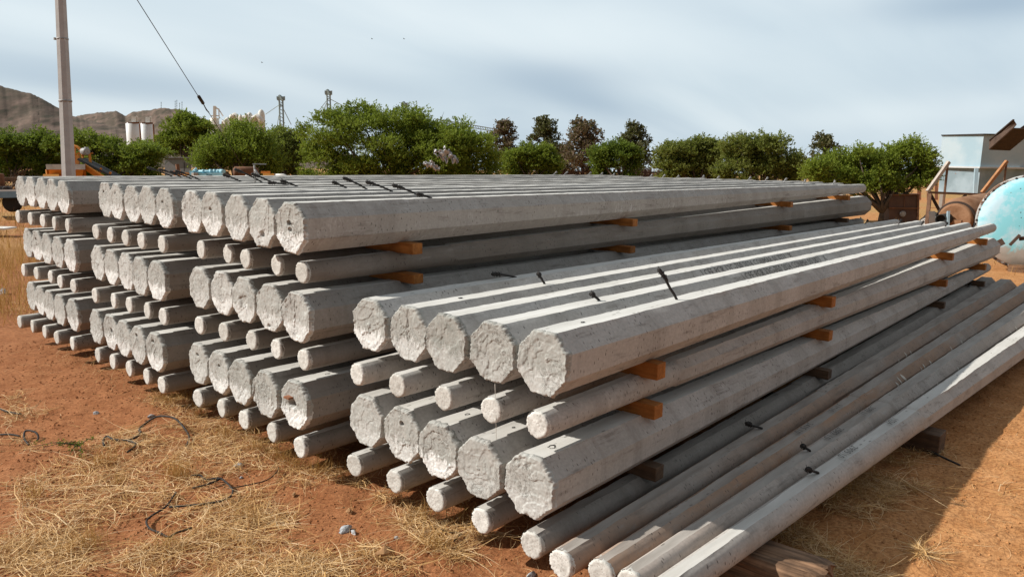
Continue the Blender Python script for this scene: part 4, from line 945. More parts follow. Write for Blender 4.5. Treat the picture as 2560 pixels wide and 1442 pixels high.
tree('mesquite_tree', 'wide olive tree with bare twigs, right of the goal frame', 42, [(1672,388,36),(1715,375,34),(1760,372,36),(1690,420,40),(1750,418,40),(1800,380,34),(1660,415,24),(1720,400,46),(1770,395,44),(1655,395,26)], 1730, 'olive', 3200, .14, twigs=30)
tree('mesquite_tree', 'taller olive tree with thorny twigs overlapping the wide olive tree', 39, [(1840,365,36),(1885,360,42),(1930,365,42),(1855,415,40),(1935,415,38),(1982,392,26),(1805,425,26),(1900,420,40),(1860,392,46),(1920,392,46),(1975,415,34),(1995,430,24)], 1890, 'olive', 3200, .13, twigs=34)
tree('mesquite_tree', 'nearest green tree with its trunk showing, beside the rusty brown cabinet', 27, [(2055,425,32),(2095,402,32),(2145,394,32),(2205,388,36),(2265,380,36),(2312,395,24),(2180,410,34),(2230,420,34),(2150,425,34),(2090,425,30),(2300,420,30),(2060,455,22),(2110,466,24),(2150,474,18),(2230,470,22),(2290,460,22),(2030,435,22),(2120,440,38),(2195,438,42),(2270,436,40),(2322,436,20),(2075,446,24),(2180,466,26),(2240,460,26)], 2186, 'bright', 4200, .10, twigs=30, lowrow=False)
def conifer(label, px, top, bot, halfw, depth, kind, n, ragged=.5):
    seed = hash_str(label); rg = np.random.default_rng(seed); base = spot(px, depth); pxm = depth/FPX
    t = empty('conifer_tree', base, label, 'tree', 'trees behind the stacks'); zt = at(px, top, depth)[2]; H = zt-G; R = halfw*pxm
    mb = MB(); mb.tube([base, base+[.05, .03, H*.5], base+[0, 0, H*.97]], [H*.03, H*.02, H*.006], 8); lobes = []
    for k in range(15):
        f = .14+.84*k/14; a = k*2.4; rad_ = R*(1-f)**.55*rg.uniform(.65, 1.2)+R*.12; e_ = base+np.array([math.cos(a)*rad_*.85, math.sin(a)*rad_*.85, H*f+rad_*.15])
        mb.tube([base+[0, 0, H*(f-.04)], e_], [H*.010, H*.003], 5); lobes.append((e_, (R*.25*(1.15-f*.35),)*2+(R*.22,))); lobes.append((base*.5+e_*.5+[0, 0, H*f*.5], (R*.18,)*3))
    mb.build('trunk', M['bark'], t)
    Q = foliage_quads(lobes, n, .16*depth/60, rg, .30*depth/50, 0, 8)
    link_mesh('crown', quads_mesh('crown', Q[Q[:, :, 2].min(1) > G]-base), LEAF[kind], t)
conifer('reddish brown dry conifer touching the right side of the largest tree', 1256, 308, 420, 46, 70, 'brown', 1100)
conifer('olive conifer with rounded top above the small rounded tree', 1355, 310, 430, 56, 66, 'pine', 1500)
conifer('tall brown half bare conifer between the two small green trees', 1447, 315, 440, 62, 62, 'brown', 1600)
conifer('brown topped conifer rising behind the small dark green tree', 1572, 321, 430, 50, 68, 'pine', 1200)
conifer('small conifer between the taller olive tree and the nearest tree', 2030, 348, 440, 46, 56, 'pine', 1300)
conifer('low brown conifer behind the gap between small trees', 1400, 372, 440, 26, 75, 'brown', 600)

# plastic bags caught in the largest tree
def bag(loc, s, label, seed):
    n, m = 26, 16; V = []; F = []
    for j in range(m+1):
        for k in range(n+1):
            u, v = k/n*2-1, j/m*2-1
            wd = (.30+.16*float(vnoise(u*3, 1, 0, seed)))*(1-.55*u*u); z = v*wd*s*.55-.30*s*(u*.5+.5)**2+.10*s*float(vnoise(u*3, v*2, 0, seed+2))
            z += .10*s*float(vnoise(u*9, 3, 0, seed+4))*(v if v > 0 else -v*1.3)
            V.append(rt0*(u*s*.5)+vdirT*(.16*s*float(vnoise(u*4, v*3, 5, seed+3))+.08*s*float(vnoise(u*11, v*8, 5, seed+6)))+np.array([0, 0, z]))
    F = [(j*(n+1)+k, j*(n+1)+k+1, (j+1)*(n+1)+k+1, (j+1)*(n+1)+k) for j in range(m) for k in range(n) if vnoise(k*.35, j*.4, 0, seed+9) > -.62]
    o = link_mesh('plastic_bag', raw_mesh('plastic_bag', V, F, None, True), M['bag']); o.location = tuple(loc); so_ = o.modifiers.new('thickness', 'SOLIDIFY'); so_.thickness = .012; tag(o, label, 'plastic bag')
vdirT = fw*[1, 1, 0]
M['bag'] = mat_plain('grey_white_plastic', (.52, .52, .54), .45, .2, 8, 0, .3)
bag(at(1115, 382, 31.4), 1.0, 'larger torn whitish plastic bag caught high in the largest tree', 3); bag(at(1079, 410, 31.4), .68, 'smaller whitish plastic bag caught below the larger bag', 5)

# ------------------------------------------------------------------ concrete post with bands and guy cable
D0 = 17.0; pb = at(172, 438, D0); pq = at(151.5, 0, D0); lean = (pq-pb)/(pq[2]-pb[2]); pb = pb-lean*(pb[2]-G); pb[2] = G; post = empty('utility_post', pb, 'upright grey concrete post with steel bands at the left', 'concrete post')
mb = MB(); V = []; Ht = 8.6;
for j in range(25):
    f = j/24; r = .158-.062*f
    for k in range(8):
        a = math.pi/8+k*math.pi/4+.45; V.append(pb+np.array([lean[0]*Ht*f, lean[1]*Ht*f, Ht*f])+np.array([math.cos(a)*r, math.sin(a)*r, 0]))
F = [(j*8+k, j*8+(k+1) % 8, (j+1)*8+(k+1) % 8, (j+1)*8+k) for j in range(24) for k in range(8)]+[tuple(192+k for k in range(8))]
mb.add(V, F)
M['post'] = mat_plain('weathered_post_concrete', (.45, .43, .41), .9, .12, 3, 0, .3); mb.build('shaft', M['post'], post)
for py in (98, 253):
    z = at(160, py, D0)[2]; f = (z-G)/Ht; r = .164-.086*f+.006; mb = MB(); c = pb+[lean[0]*Ht*f, lean[1]*Ht*f, z-G]
    mb.lathe(c-[0, 0, .02], (0, 0, 1), [(0, r), (.04, r)], 16)
    if py == 98: mb.box(c-rt0*(r+.03), (.07, .05, .05))
    mb.build('steel_band', M['greysteel'], post)
ptop = pb+np.array([lean[0]*Ht*.97, lean[1]*Ht*.97, Ht*.97]); q0 = at(548, 322, 27); dirc = (q0-ptop); 
anchor = ptop+dirc*((G-ptop[2])/dirc[2]); mid = at(500, 250, 27); 
cab = empty('guy_cable', anchor, 'thin steel guy cable with clamp running down from the post', 'guy cable')
def scr(p):
    d = p-CAM; return 721-FPX*(d@up)/(d@fw)
ts = np.linspace(.1, .95, 300); anchor_d = anchor-ptop; tm = min(ts, key=lambda t: abs(scr(ptop+anchor_d*t)-250)); pm = ptop+anchor_d*tm; dn = dirc/np.linalg.norm(dirc)
mb = MB(); mb.tube([ptop, ptop*.5+anchor*.5-[0, 0, .02], anchor], .012, 6); mb.build('cable', M['rebar'], cab)
mb = MB(); mb.tube([pm-dn*.22, pm-dn*.2, pm+dn*.2, pm+dn*.22], [.02, .055, .055, .02], 8); mb.tube([pm+dn*.2, pm+dn*.5+[0, 0, -.05], pm+dn*.75], .02, 6); mb.build('cable_clamp', M['rebar'], cab)

# ------------------------------------------------------------------ orange aggregate machine on the left
M['orange'] = mat_paint_rust('orange_machine_paint', (.60, .235, .035), .66, 3, paint2=(.50, .18, .03)); M['rust'] = mat_plain('brown_rust', (.155, .07, .035), .9, .4, 5, 0, .5)
M['black'] = mat_plain('black_rubber', (.022, .021, .020), .8, .3, 10); M['greypanel'] = mat_plain('dusty_grey_panel', (.34, .30, .265), .85, .2, 4); M['yellow'] = mat_plain('yellow_paint', (.72, .36, .075), .6, .15, 5)
Dm = 25.0; mbase = spot(165, Dm); mach = empty('aggregate_machine', mbase, 'orange hopper machine with black conveyor belt behind the concrete post', 'machine')
A = lambda px, py, dd=0: at(px, py, Dm+dd)
vdir = fw*[1, 1, 0]; vdir /= np.linalg.norm(vdir)
mb = MB(); mb.hexa([A(116,424,-.7),A(213,424,-.7),A(213,424,.9),A(116,424,.9),A(114,411,-.7),A(213,411,-.7),A(213,411,.9),A(114,411,.9)]); mb.build('hopper_rim', M['greypanel'], mach)
mb = MB(); mb.hexa([A(130,470,-.3),A(200,470,-.3),A(200,470,.5),A(130,470,.5),A(121,424.3,-.6),A(209,424.3,-.6),A(209,424.3,.8),A(121,424.3,.8)]); mb.build('hopper', M['orange'], mach)
mb = MB(); mb.hexa([A(106,445,-1.2),A(148,445,-1.2),A(148,445,-.4),A(106,445,-.4),A(108,435.5,-1.2),A(147,435.5,-1.2),A(147,435.5,-.4),A(108,435.5,-.4)]); mb.build('platform', M['yellow'], mach)
mb = MB()
for a, b, w in (((187,390),(187,411),.05),((195,390),(195,411),.09),((183,391),(199,391),.07),((224,384),(227,420),.08),((184,386),(232,383),.035),((207,384),(206,398),.05)): mb.bar(A(*a), A(*b), w, w)
for a in (118, 140, 190, 210): mb.bar(A(a, 424), np.array([*A(a, 424)[:2], G]), .08, .08)
mb.build('frame', M['orange'], mach)
mb = MB(); mb.tube([A(183+26*math.sin(t)*1.0-2, 388-23*math.cos(t)) for t in np.linspace(0, 1.7, 10)], .045, 8); mb.bar(A(186,388), A(206,380), .05); mb.bar(A(187,366), A(187,386), .05); mb.build('flywheel', M['orange'], mach)
mb = MB(); c = A(217, 379); mb.lathe(c-rt0*.14, rt0-.5*vdir, [(0,.05),(.02,.11),(.22,.12),(.26,.09)], 18); mb.box(c+[0, 0, .12], (.1,.1,.06)); mb.build('motor', M['greysteel'], mach)
mb = MB(); mb.bar(A(206,398), A(304,448), .5, .07); mb.build('conveyor_belt', M['black'], mach)
mb = MB(); mb.bar(A(210,416,-.3), A(258,446,-.3), .06, .17); mb.bar(A(253,420,-.2), A(249,432,-.2), .05, .07); mb.bar(A(277,430,-.2), A(271,444,-.2), .05, .07); mb.build('conveyor_frame', M['orange'], mach)
for a in (255, 295): pass
# brush pile, flatbed and plank at the left edge
S = []
c = spot(60, 33); P = c[:2]+RNG.normal(0, 1, (900, 2))@np.array([[1.7, -1.2], [.3, .4]]); S.append(blades(P, (.5, 1.5), (.02, .05), (.1, 1.1), .2, .4))
o = link_mesh('brush_pile', strip_mesh('brush_pile', np.concatenate(S)), mat_plain('dead_branches', (.16, .10, .065), .9, .4, 5)); tag(o, 'tangled brown pile of dead branches left of the orange machine', 'brush pile', None, 'stuff')
Df = 24.0; fb = spot(-10, Df); fl = empty('flatbed_trailer', fb, 'old flatbed trailer with blue beam and rusty drum at the left edge', 'trailer'); B = lambda px, py, dd=0: at(px, py, Df+dd)
M['slate'] = mat_plain('slate_blue_paint', (.10, .145, .175), .6, .2, 4)
mb = MB(); mb.hexa([B(-60,496,-.3),B(50,494,-.3),B(50,494,1.2),B(-60,496,1.2),B(-60,480,-.3),B(50,478,-.3),B(50,478,1.2),B(-60,480,1.2)]); mb.build('beam', M['slate'], fl)
mb = MB(); mb.hexa([B(-60,480,-.3),B(52,478,-.3),B(52,478,1.2),B(-60,480,1.2),B(-60,475,-.3),B(52,474,-.3),B(52,474,1.2),B(-60,475,1.2)]); mb.build('deck', M['post'], fl)
mb = MB(); mb.lathe(B(-6,475,.4), (0, 0, 1), [(0,.2),(.02,.22),(.50,.22),(.52,.2)], 20); mb.build('drum', M['rust'], fl)
mb = MB(); mb.lathe(B(18,473,-.2)-vdir*.1, vdir, [(0,.07),(0,.09),(.2,.09)], 16); mb.lathe(B(8,472,0)-vdir*.1, vdir, [(0,.07),(.0,.08),(.2,.08)], 16); mb.build('roller', M['rebar'], fl)
mb = MB(); mb.bar(B(8,449,.8), B(60,449,.8), .2, .14); mb.build('timber_load', M['oldwood'], fl)
for dd in (.1, .9):
    mb = MB(); c = B(31, 507, dd); mb.lathe(c-vdir*.1, vdir, [(0,.14),(.0,.26),(.04,.29),(.16,.29),(.2,.26)], 20); mb.build('wheel', M['black'], fl)
c = spot(10, 19.5, G+.22); mb = MB(); mb.bar(c-rt0*.8, c+rt0*.32, .5, .04); single(mb, 'white_board', mat_plain('whitewashed_board', (.66, .63, .58), .8, .1), c, 'pale board raised above the tall grass at the left edge', 'board')
# grey hut, orange frame, blue engine, brown tank, yellow block, white pipe
M['hutgrey'] = mat_plain('grey_plaster', (.29, .28, .285), .9, .12, 2); M['ltblue'] = mat_plain('light_blue_enamel', (.29, .52, .60), .45, .2, 6)
Dh = 41; h = empty('block_hut', spot(450, Dh), 'small grey rendered block hut behind the stringy tree', 'hut'); Hh = lambda px, py, dd=0: at(px, py, Dh+dd)
def wallbox(P, px0, px1, py0, py1, d0, d1): return [P(px0,py1,d0),P(px1,py1,d0),P(px1,py1,d1),P(px0,py1,d1),P(px0,py0,d0),P(px1,py0,d0),P(px1,py0,d1),P(px0,py0,d1)]
mb = MB(); mb.hexa(wallbox(Hh, 412, 478, 395, 452, 0, 2.5)); mb.build('wall', M['hutgrey'], h)
mb = MB(); mb.hexa(wallbox(Hh, 409.5, 480, 393, 395, -.1, 2.6)); mb.build('roof', M['hutgrey'], h)
mb = MB(); mb.bar(Hh(460.5, 406, -.06), Hh(460.5, 429, -.06), .03, .03); mb.build('drain_pipe', M['rebar'], h)
De = 26; E_ = lambda px, py, dd=0: at(px, py, De+dd)
of = empty('orange_frame', spot(450, De), 'low orange steel frame with black stub before the grey hut', 'machine part'); mb = MB(); mb.hexa(wallbox(E_, 434, 474, 432, 450, 0, .5)); mb.hexa(wallbox(E_, 434, 452, 427, 432, .1, .4)); mb.build('base_plate', M['orange'], of)
mb = MB(); mb.bar(E_(445.5, 429, .25), E_(443, 411, .25), .1, .1); mb.build('stub_post', M['rust'], of)
mb = MB(); mb.lathe(E_(467, 438, 0)-vdir*.06, vdir, [(0,.03),(.0,.06),(.05,.06)], 12); mb.build('port_ring', M['yellow'], of)
en = empty('blue_engine', spot(515, De), 'light blue machine housing with rounded pipes on top, above the stack', 'engine')
mb = MB(); mb.hexa(wallbox(E_, 474, 516, 434, 455, -.1, .5)); mb.hexa(wallbox(E_, 516.2, 557, 432, 455, .05, .6)); mb.hexa(wallbox(E_, 473, 484, 427, 434, 0, .4)); mb.build('housing', M['ltblue'], en)
mb = MB(); mb.tube([E_(484,431,.2), E_(490,424,.2), E_(492,431,.2)], .07, 10); mb.tube([E_(488,429,.2), E_(558,429,.2)], .055, 10)
for px in (490, 508, 527, 545): mb.lathe(E_(px,429,.2)-rt0*.03, rt0, [(0,.07),(.07,.07)], 12)
for px in (527, 537, 548): mb.tube([E_(px,434,.2), E_(px,424,.2)], .06, 10)
mb.tube([E_(550,428,.2), E_(560,429,.1)], .07, 10); mb.build('pipework', M['ltblue'], en)
mb = MB(); mb.box(E_(487, 437, -.13), (.16, .16, .13)); mb.build('side_cover', M['greypanel'], en)
mb = MB(); mb.box(E_(526, 440, .03), (.08, .08, .07)); mb.build('opening', M['black'], en)
bt = empty('brown_tank', spot(612, 27), 'rusty brown lying tank with grey wheel, right of the blue machine', 'tank'); Tt = lambda px, py, dd=0: at(px, py, 27+dd)
a, b = Tt(582,431), Tt(646,430,.4); mb = MB(); L_ = np.linalg.norm(b-a); mb.lathe(a, b-a, [(0,.04),(.02,.14),(.08,.2),(L_-.1,.19),(L_,.12)], 20); mb.build('vessel', M['rust'], bt)
mb = MB(); mb.bar(Tt(590,434), Tt(590,455), .1); mb.bar(Tt(632,434,.3), Tt(632,455,.3), .1); mb.build('stand', M['rust'], bt)
mb = MB(); mb.lathe(Tt(619,444,-.3)-vdir*.05, vdir, [(0,.04),(.0,.10),(.1,.10)], 16); mb.build('wheel', M['greysteel'], bt)
yb = empty('yellow_machine', spot(670, 28), 'yellow and orange rusted machine block right of the brown tank', 'machine'); Y_ = lambda px, py, dd=0: at(px, py, 28+dd)
mb = MB(); mb.hexa(wallbox(Y_, 657, 686, 434, 455, 0, .6)); mb.build('body', M['yellow'], yb); mb = MB(); mb.hexa(wallbox(Y_, 652, 676, 428, 433.8, .1, .5)); mb.build('cover', M['orange'], yb)
mb = MB(); mb.bar(Y_(687,434,-.05), Y_(687,452,-.05), .04); mb.build('leg', M['greypanel'], yb)
wp = at(703, 445, 22); mb = MB(); mb.tube([at(690,438.5,22), at(708,438.5,22), at(713,440,22), at(714.5,444,22), at(715,470,22)], .045, 10); single(mb, 'white_pipe', mat_plain('white_plastic_pipe', (.74,.72,.68), .5, .05), wp, 'white plastic elbow pipe showing above the stack, left of the largest tree', 'pipe')
r0 = np.array([1.44, 4.95, 1.92]); mb = MB(); mb.tube([r0-[0, 0, .0], r0+[0, 0, .10], r0+[0, 0, .205]], .008, 8); mb.bar(r0+[-.01, .01, .205], r0+rt0*.12+[0, 0, .205], .02, .01); mb.tube([r0+[0, 0, .15], r0+rt0*.04+[0, 0, .09]], .013, 6)
single(mb, 'upright_rod', M['greysteel'], r0, 'thin grey upright rod with flat top bar standing on the second stack', 'rod')

# ------------------------------------------------------------------ right side: hopper house, chute, frame, drum, tank, cabinet
Dw = 30; Wp = lambda px, py, dd=0: at(px, py, Dw+dd)
M['paleblue'] = mat_paint_rust('pale_blue_white_paint', (.31, .42, .48), .70, 1.1, (.24,.12,.07), (.40, .48, .52)); M['greywhite'] = mat_paint_rust('grey_white_sheet', (.46, .47, .47), .70, 1.2, (.26,.14,.08), (.55,.55,.54))
hop = empty('batching_hopper', spot(2450, Dw), 'pale blue and grey sheet metal hopper house on posts at the right', 'hopper')
def prism(P, plan, py0, py1):       # plan: (px, depth offset) clockwise seen from above, heights from two pixel rows at px 2450
    z1, z0 = P(2450, py0)[2], P(2450, py1)[2]; n = len(plan); b = [np.array([*P(px, 420, dd)[:2], z0]) for px, dd in plan]; t = [np.array([*P(px, 420, dd)[:2], z1]) for px, dd in plan]
    return b+t, [tuple(range(n-1, -1, -1)), tuple(range(n, 2*n))]+[(k, (k+1) % n, n+(k+1) % n, n+k) for k in range(n)]
plan = [(2347, 1.8), (2450, 0), (2600, 0), (2690, 1.8), (2600, 3.6), (2450, 3.6)]
mb = MB(); mb.add(*prism(Wp, plan, 338, 417)); mb.build('upper_wall', M['paleblue'], hop)
mb = MB(); mb.add(*prism(Wp, [(2344, 1.8), (2449, -.08), (2602, -.08), (2700, 1.8), (2602, 3.7), (2449, 3.7)], 335, 338)); mb.build('roof', M['rebar'], hop)
mb = MB(); mb.add(*prism(Wp, [(2340, 1.85), (2449, -.1), (2602, -.1), (2700, 1.8), (2602, 3.7), (2449, 3.7)], 417, 421)); mb.build('ledge', M['greywhite'], hop)
mb = MB(); mb.add(*prism(Wp, [(2352, 1.8), (2451, .1), (2600, .1), (2690, 1.8), (2600, 3.5), (2451, 3.5)], 421, 486)); mb.build('lower_wall', mat_paint_rust('grey_blue_sheet', (.20, .26, .29), .66, 1.4, (.2,.1,.06), (.30, .37, .41)), hop)
mb = MB(); mb.bar(Wp(2441,421,-.12), Wp(2437,486,-.12), .12, .12); mb.build('corner_post', M['paleblue'], hop)
for px, dd in ((2356,1.8),(2451,.3),(2590,.3),(2451,3.3)):
    mb = MB(); q = Wp(px, 486, dd); mb.bar(q, np.array([q[0], q[1], G-.05]), .16, .16); mb.build('post', M['greypanel'], hop)
Dc = 24; Cc = lambda px, py, dd=0: at(px, py, Dc+dd)
M['chute'] = mat_plain('dark_brown_chute_steel', (.04, .024, .017), .85, .3, 4, 0, .4); M['chuteL'] = mat_plain('brown_chute_steel', (.085, .052, .037), .85, .3, 4, 0, .4)
Df2 = 24; frm = empty('braced_scaffold', spot(2400, Df2), 'rusty braced steel frame carrying a tilted brown feed chute', 'steel frame'); Fp = lambda px, py, dd=0: at(px, py, Df2+dd)
def post(a, w, mat, name='post', dd=0): mb = MB(); q = Fp(*a, dd); mb.bar(q, np.array([q[0], q[1], G-.03]), w, w); mb.build(name, mat, frm)
def strut(a, b, w, mat, name='strut', d0=0, d1=0): mb = MB(); mb.bar(Fp(*a, d0), Fp(*b, d1), w, w); mb.build(name, mat, frm)
M['frameb'] = mat_plain('rusty_brown_angle', (.17, .095, .06), .85, .35, 7, 0, .4); M['framel'] = mat_plain('pale_dusty_angle', (.42, .36, .31), .85, .2, 7)
post((2370, 405), .06, M['frameb']); post((2325, 484), .10, M['frameb'], dd=-.3); post((2517, 402), .05, M['frameb'])
strut((2319, 479), (2372, 405), .10, M['framel']); strut((2455, 482), (2517, 403), .09, mat_plain('orange_rusty_angle', (.36, .17, .075), .85, .3, 7)); strut((2319, 481), (2490, 488), .07, M['frameb'], 'beam'); strut((2327, 487), (2353, 535), .08, M['chute'], d0=-.2, d1=-.2); strut((2415, 488), (2374, 516), .06, M['chute']); strut((2455, 488), (2500, 540), .06, M['frameb'])
# chute: inclined U channel running up to the right
def plate(pts, th, name, mat):
    pts = [np.asarray(p) for p in pts]; nrm = np.cross(pts[1]-pts[0], pts[2]-pts[0]); nrm /= np.linalg.norm(nrm); n = len(pts)
    mb = MB(); mb.add([p-nrm*th/2 for p in pts]+[p+nrm*th/2 for p in pts], [tuple(range(n-1, -1, -1)), tuple(range(n, 2*n))]+[(k, (k+1) % n, n+(k+1) % n, n+k) for k in range(n)]); mb.build(name, mat, frm)
low = [Fp(2473, 374, .9), Fp(2525, 376, .7)]; hi = [Fp(2532, 321, .6), Fp(2600, 300, .0)]
plate([low[0], low[1], Fp(2562, 345, 0), Fp(2590, 322, -.7), Fp(2532, 321, -.6)], .03, 'chute_floor', M['chute'])
plate([low[0], Fp(2532, 322, -.62), Fp(2541, 311, -.6), Fp(2534, 300, -.6), Fp(2474, 350, .9)], .03, 'chute_side', M['chuteL'])
plate([Fp(2548, 322, .2), Fp(2600, 322, .3), Fp(2600, 285, .3)], .03, 'chute_side', M['chuteL'])
mb = MB(); mb.bar(Fp(2474, 351, .85), Fp(2534, 300, -.62), .05, .04); mb.build('chute_lip', M['chute'], frm)
# rusty tank with flange and open pipe
Dt = 20; Tk = lambda px, py, dd=0: at(px, py, Dt+dd)
M['rusttank'] = mat_plain('orange_rust_tank', (.25, .105, .042), .85, .3, 3, 0, .4, (.36, .20, .11)); tk = empty('rusty_tank', spot(2430, Dt), 'big rusty lying tank with flange ring and open black pipe', 'tank')
a = Tk(2385, 550, -.6); ax = (rt0*.72+vdir*.69); L_ = 2.6
mb = MB(); mb.lathe(a, ax, [(0,.36),(.02,.40),(.10,.42),(.25,.46),(.55,.56),(L_,.62),(L_+.25,.5),(L_+.35,.2)], 32); mb.build('vessel', M['rusttank'], tk)
mb = MB(); mb.lathe(a+ax*.10, ax, [(0,.42),(.0,.47),(.05,.47),(.05,.42)], 32); mb.build('flange_ring', M['chute'], tk)
mb = MB(); c = Tk(2352, 549, -.9); mb.lathe(c, ax, [(.12,.02),(.10,.11),(.0,.115),(-.0,.135),(.5,.135)], 20); mb.build('pipe_stub', M['black'], tk)
mb = MB(); mb.bar(Tk(2371,528,-1.0), Tk(2369,566,-1.0), .05, .10); mb.build('bracket', mat_plain('faded_blue_bracket', (.30,.40,.45), .6), tk)
mb = MB(); mb.box(Tk(2394, 558, -1.0), (.18,.18,.16)); mb.build('nozzle', M['rusttank'], tk)
for dd in (.4, 1.9):
    mb = MB(); q = a+ax*dd; mb.box((q[0], q[1], (G+q[2]-.4)/2), (.5, .5, max(.1, q[2]-.45-G))); mb.build('saddle', M['chute'], tk)
mb = MB(); mb.hexa(wallbox(Tk, 2322, 2338, 528, 562, -.5, -.1)); single(mb, 'steel_plate', M['greypanel'], Tk(2328, 560, -.4), 'dusty leaning steel plate left of the open black pipe', 'steel plate')
# big blue and white drum end
Db = 15.4; dc = at(2576, 556, Db); axd = vdir*.86+rt0*.48; axd /= np.linalg.norm(axd); Rd = .965
dr = empty('mixer_drum', (dc[0], dc[1], G), 'large round drum end in peeling light blue paint at the right edge', 'drum')
n = NT('peeling_blue_paint'); v = n.co(rnd=False); f1 = n.noise(v, 1.5, 7, .65, .3); f2 = n.noise(v, 2.6, 8, .72, .5); sp_ = n.n('ShaderNodeSeparateXYZ'); n.set(sp_.inputs[0], v)
paint = n.mix(n.ramp(f1, (.44, 0), (.56, 1)), (.23, .58, .66), (.46, .64, .72)); lowz = n.math('ADD', n.math('MULTIPLY', sp_.outputs[2], -.9), n.math('MULTIPLY', f2, 1.0))
paint = n.mix(n.ramp(f2, (.67, 0), (.70, 1)), paint, (.16, .09, .06)); paint = n.mix(n.ramp(lowz, (-.02, 0), (.12, .85)), paint, n.mix(f2, (.26, .16, .10), (.50, .46, .42)))
dots = n.vor(n.co(rnd=False), 7); paint = n.mix(n.ramp(dots, (.06, 1), (.09, 0)), paint, (.06, .04, .035)); M['drum'] = n.fin(paint, .55, n.bump(f2, .3, .01))
mb = MB(); mb.lathe(dc, axd, [(-.16,.05),(-.15,.35),(-.10,.7),(-.04,.9),(0,.93)], 48); mb.build('end_plate', M['drum'], dr)
mb = MB(); mb.lathe(dc, axd, [(-.02,.925),(-.02,Rd),(.03,Rd),(.03,.925)], 48); mb.build('rim', mat_paint_rust('rusty_white_rim', (.45,.46,.45), .5, 4, (.12,.07,.05)), dr)
mb = MB(); mb.lathe(dc+axd*.03, axd, [(0,.93),(.9,.93),(1.1,.7)], 48); mb.build('shell', M['rusttank'], dr)
u = np.cross(axd, [0, 0, 1]); u /= np.linalg.norm(u); w = np.cross(u, axd)
for k in range(26):
    t = 2*math.pi*k/26; q = dc+Rd*.965*(math.cos(t)*u+math.sin(t)*w)-axd*.03; mb = MB(); mb.lathe(q, axd, [(0,.022),(.03,.022)], 8); mb.build('bolt', M['rebar'], dr)
for (px, py, s1, s2, ang) in ((2500,607,.14,.12,.6),(2537,600,.05,.26,-.6),(2556,596,.11,.07,.2)):
    mb = MB(); q = at(px, py, Db-.35); R3 = np.array([u, axd, w]).T@np.array([[math.cos(ang),0,-math.sin(ang)],[0,1,0],[math.sin(ang),0,math.cos(ang)]]); mb.box(q, (s1, .10, s2), R3); mb.build('bracket', M['chuteL'], dr)
mb = MB(); mb.box((dc[0], dc[1], G+.06), (.5, .5, .16)); mb.build('chock', M['oldwood'], dr)
# brown cabinet
Dk = 26.5; K = lambda px, py, dd=0: at(px, py, Dk+dd); cb = empty('steel_cabinet', spot(2250, Dk), 'rusty brown steel cabinet with round flange, beside the nearest tree', 'cabinet')
M['cab'] = mat_plain('brown_cabinet_steel', (.095, .05, .032), .75, .25, 3, 0, .3)
c8 = [K(2222,558,0),K(2297,553,0),K(2290,549,1.1),K(2206,553,1.0),K(2223,486,0),K(2299,486,0),K(2292,484,1.1),K(2207,483,1.0)]; mb = MB(); mb.hexa(c8); mb.build('body', M['cab'], cb)
mb = MB(); mb.bar(K(2222,520,-.03), K(2298,521,-.03), .04, .05); mb.bar(K(2223,487,-.03), K(2299,487,-.03), .04, .04); mb.bar(K(2295,487,-.03), K(2294,553,-.03), .04, .04); mb.bar(K(2262,488,-.03), K(2261,519,-.03), .02, .02); mb.build('trim', M['rust'], cb)
mb = MB(); mb.lathe(K(2258,535,-.09), vdir, [(0,.04),(0,.10),(.06,.10)], 16)
for k in range(6):
    t = k*math.pi/3; mb.lathe(K(2258,535,-.10)+.085*(rt0*math.cos(t)+np.array([0,0,1])*math.sin(t)), vdir, [(0,.016),(.02,.016)], 8)
mb.build('flange', M['greysteel'], cb)
Dq = 36; Qp = lambda px, py, dd=0: at(px, py, Dq+dd); bw = empty('brick_wall', spot(2325, Dq), 'low salmon brick wall with gaps, behind the nearest tree', 'wall'); M['brick'] = mat_plain('salmon_brick', (.38, .16, .09), .9, .2, 9, 0, .4)
for px0, px1, py0, py1 in ((2293,2303,425,500),(2317,2325,420,500),(2337,2345,414,500),(2293,2345,432,438),(2293,2345,455,461)): mb = MB(); mb.hexa(wallbox(Qp, px0, px1, py0, py1, (0 if px1-px0 < 20 else .05), .3)); mb.build('pier' if px1-px0 < 20 else 'course', M['brick'], bw)

# ------------------------------------------------------------------ corral fence, goal frame, spoil heaps
fe = empty('corral_fence', spot(1480, 60), 'dark wooden corral fence far behind the stacks between the small trees', 'fence'); Fz = lambda px, py, dd=0: at(px, py, 60+dd)
M['fence'] = mat_plain('dark_fence_wood', (.075, .045, .034), .9, .4, 3)
for k in range(24):
    px = 1350+k*15.5+random.Random(k).uniform(-4, 4); q = Fz(px, 425+random.Random(k).uniform(-6, 3)); mb = MB(); mb.bar(q, np.array([q[0], q[1], G]), .13, .13); mb.build('post', M['fence'], fe)
for py in (430, 437, 443): mb = MB(); mb.bar(Fz(1345, py), Fz(1712, py+2), .05, .13); mb.build('rail', M['fence'], fe)
S = []; a, b = spot(1560, 64), spot(1690, 64); t = RNG.random((900, 1)); P = (a*(1-t)+b*t)[:, :2]; S.append(blades(P, (.7, 1.5), (.03, .07), (1.0, 1.5), 0, .3))
a, b = spot(1380, 66), spot(1500, 66); t = RNG.random((700, 1)); P = (a*(1-t)+b*t)[:, :2]; S.append(blades(P, (.7, 1.4), (.04, .09), (1.0, 1.5), 0, .3))
o = link_mesh('dry_brush', strip_mesh('dry_brush', np.concatenate(S)), mat_plain('brown_brush', (.19, .12, .085), .9, .3, 2)); tag(o, 'brown dry brush along the corral fence', 'brush', None, 'stuff')
gl = empty('goal_frame', spot(1627, 85), 'thin white goal frame seen between two trees', 'goal frame'); Gp = lambda px, py, dd=0: at(px, py, 85+dd); M['goal'] = mat_plain('pale_grey_tube', (.45,.47,.48), .6)
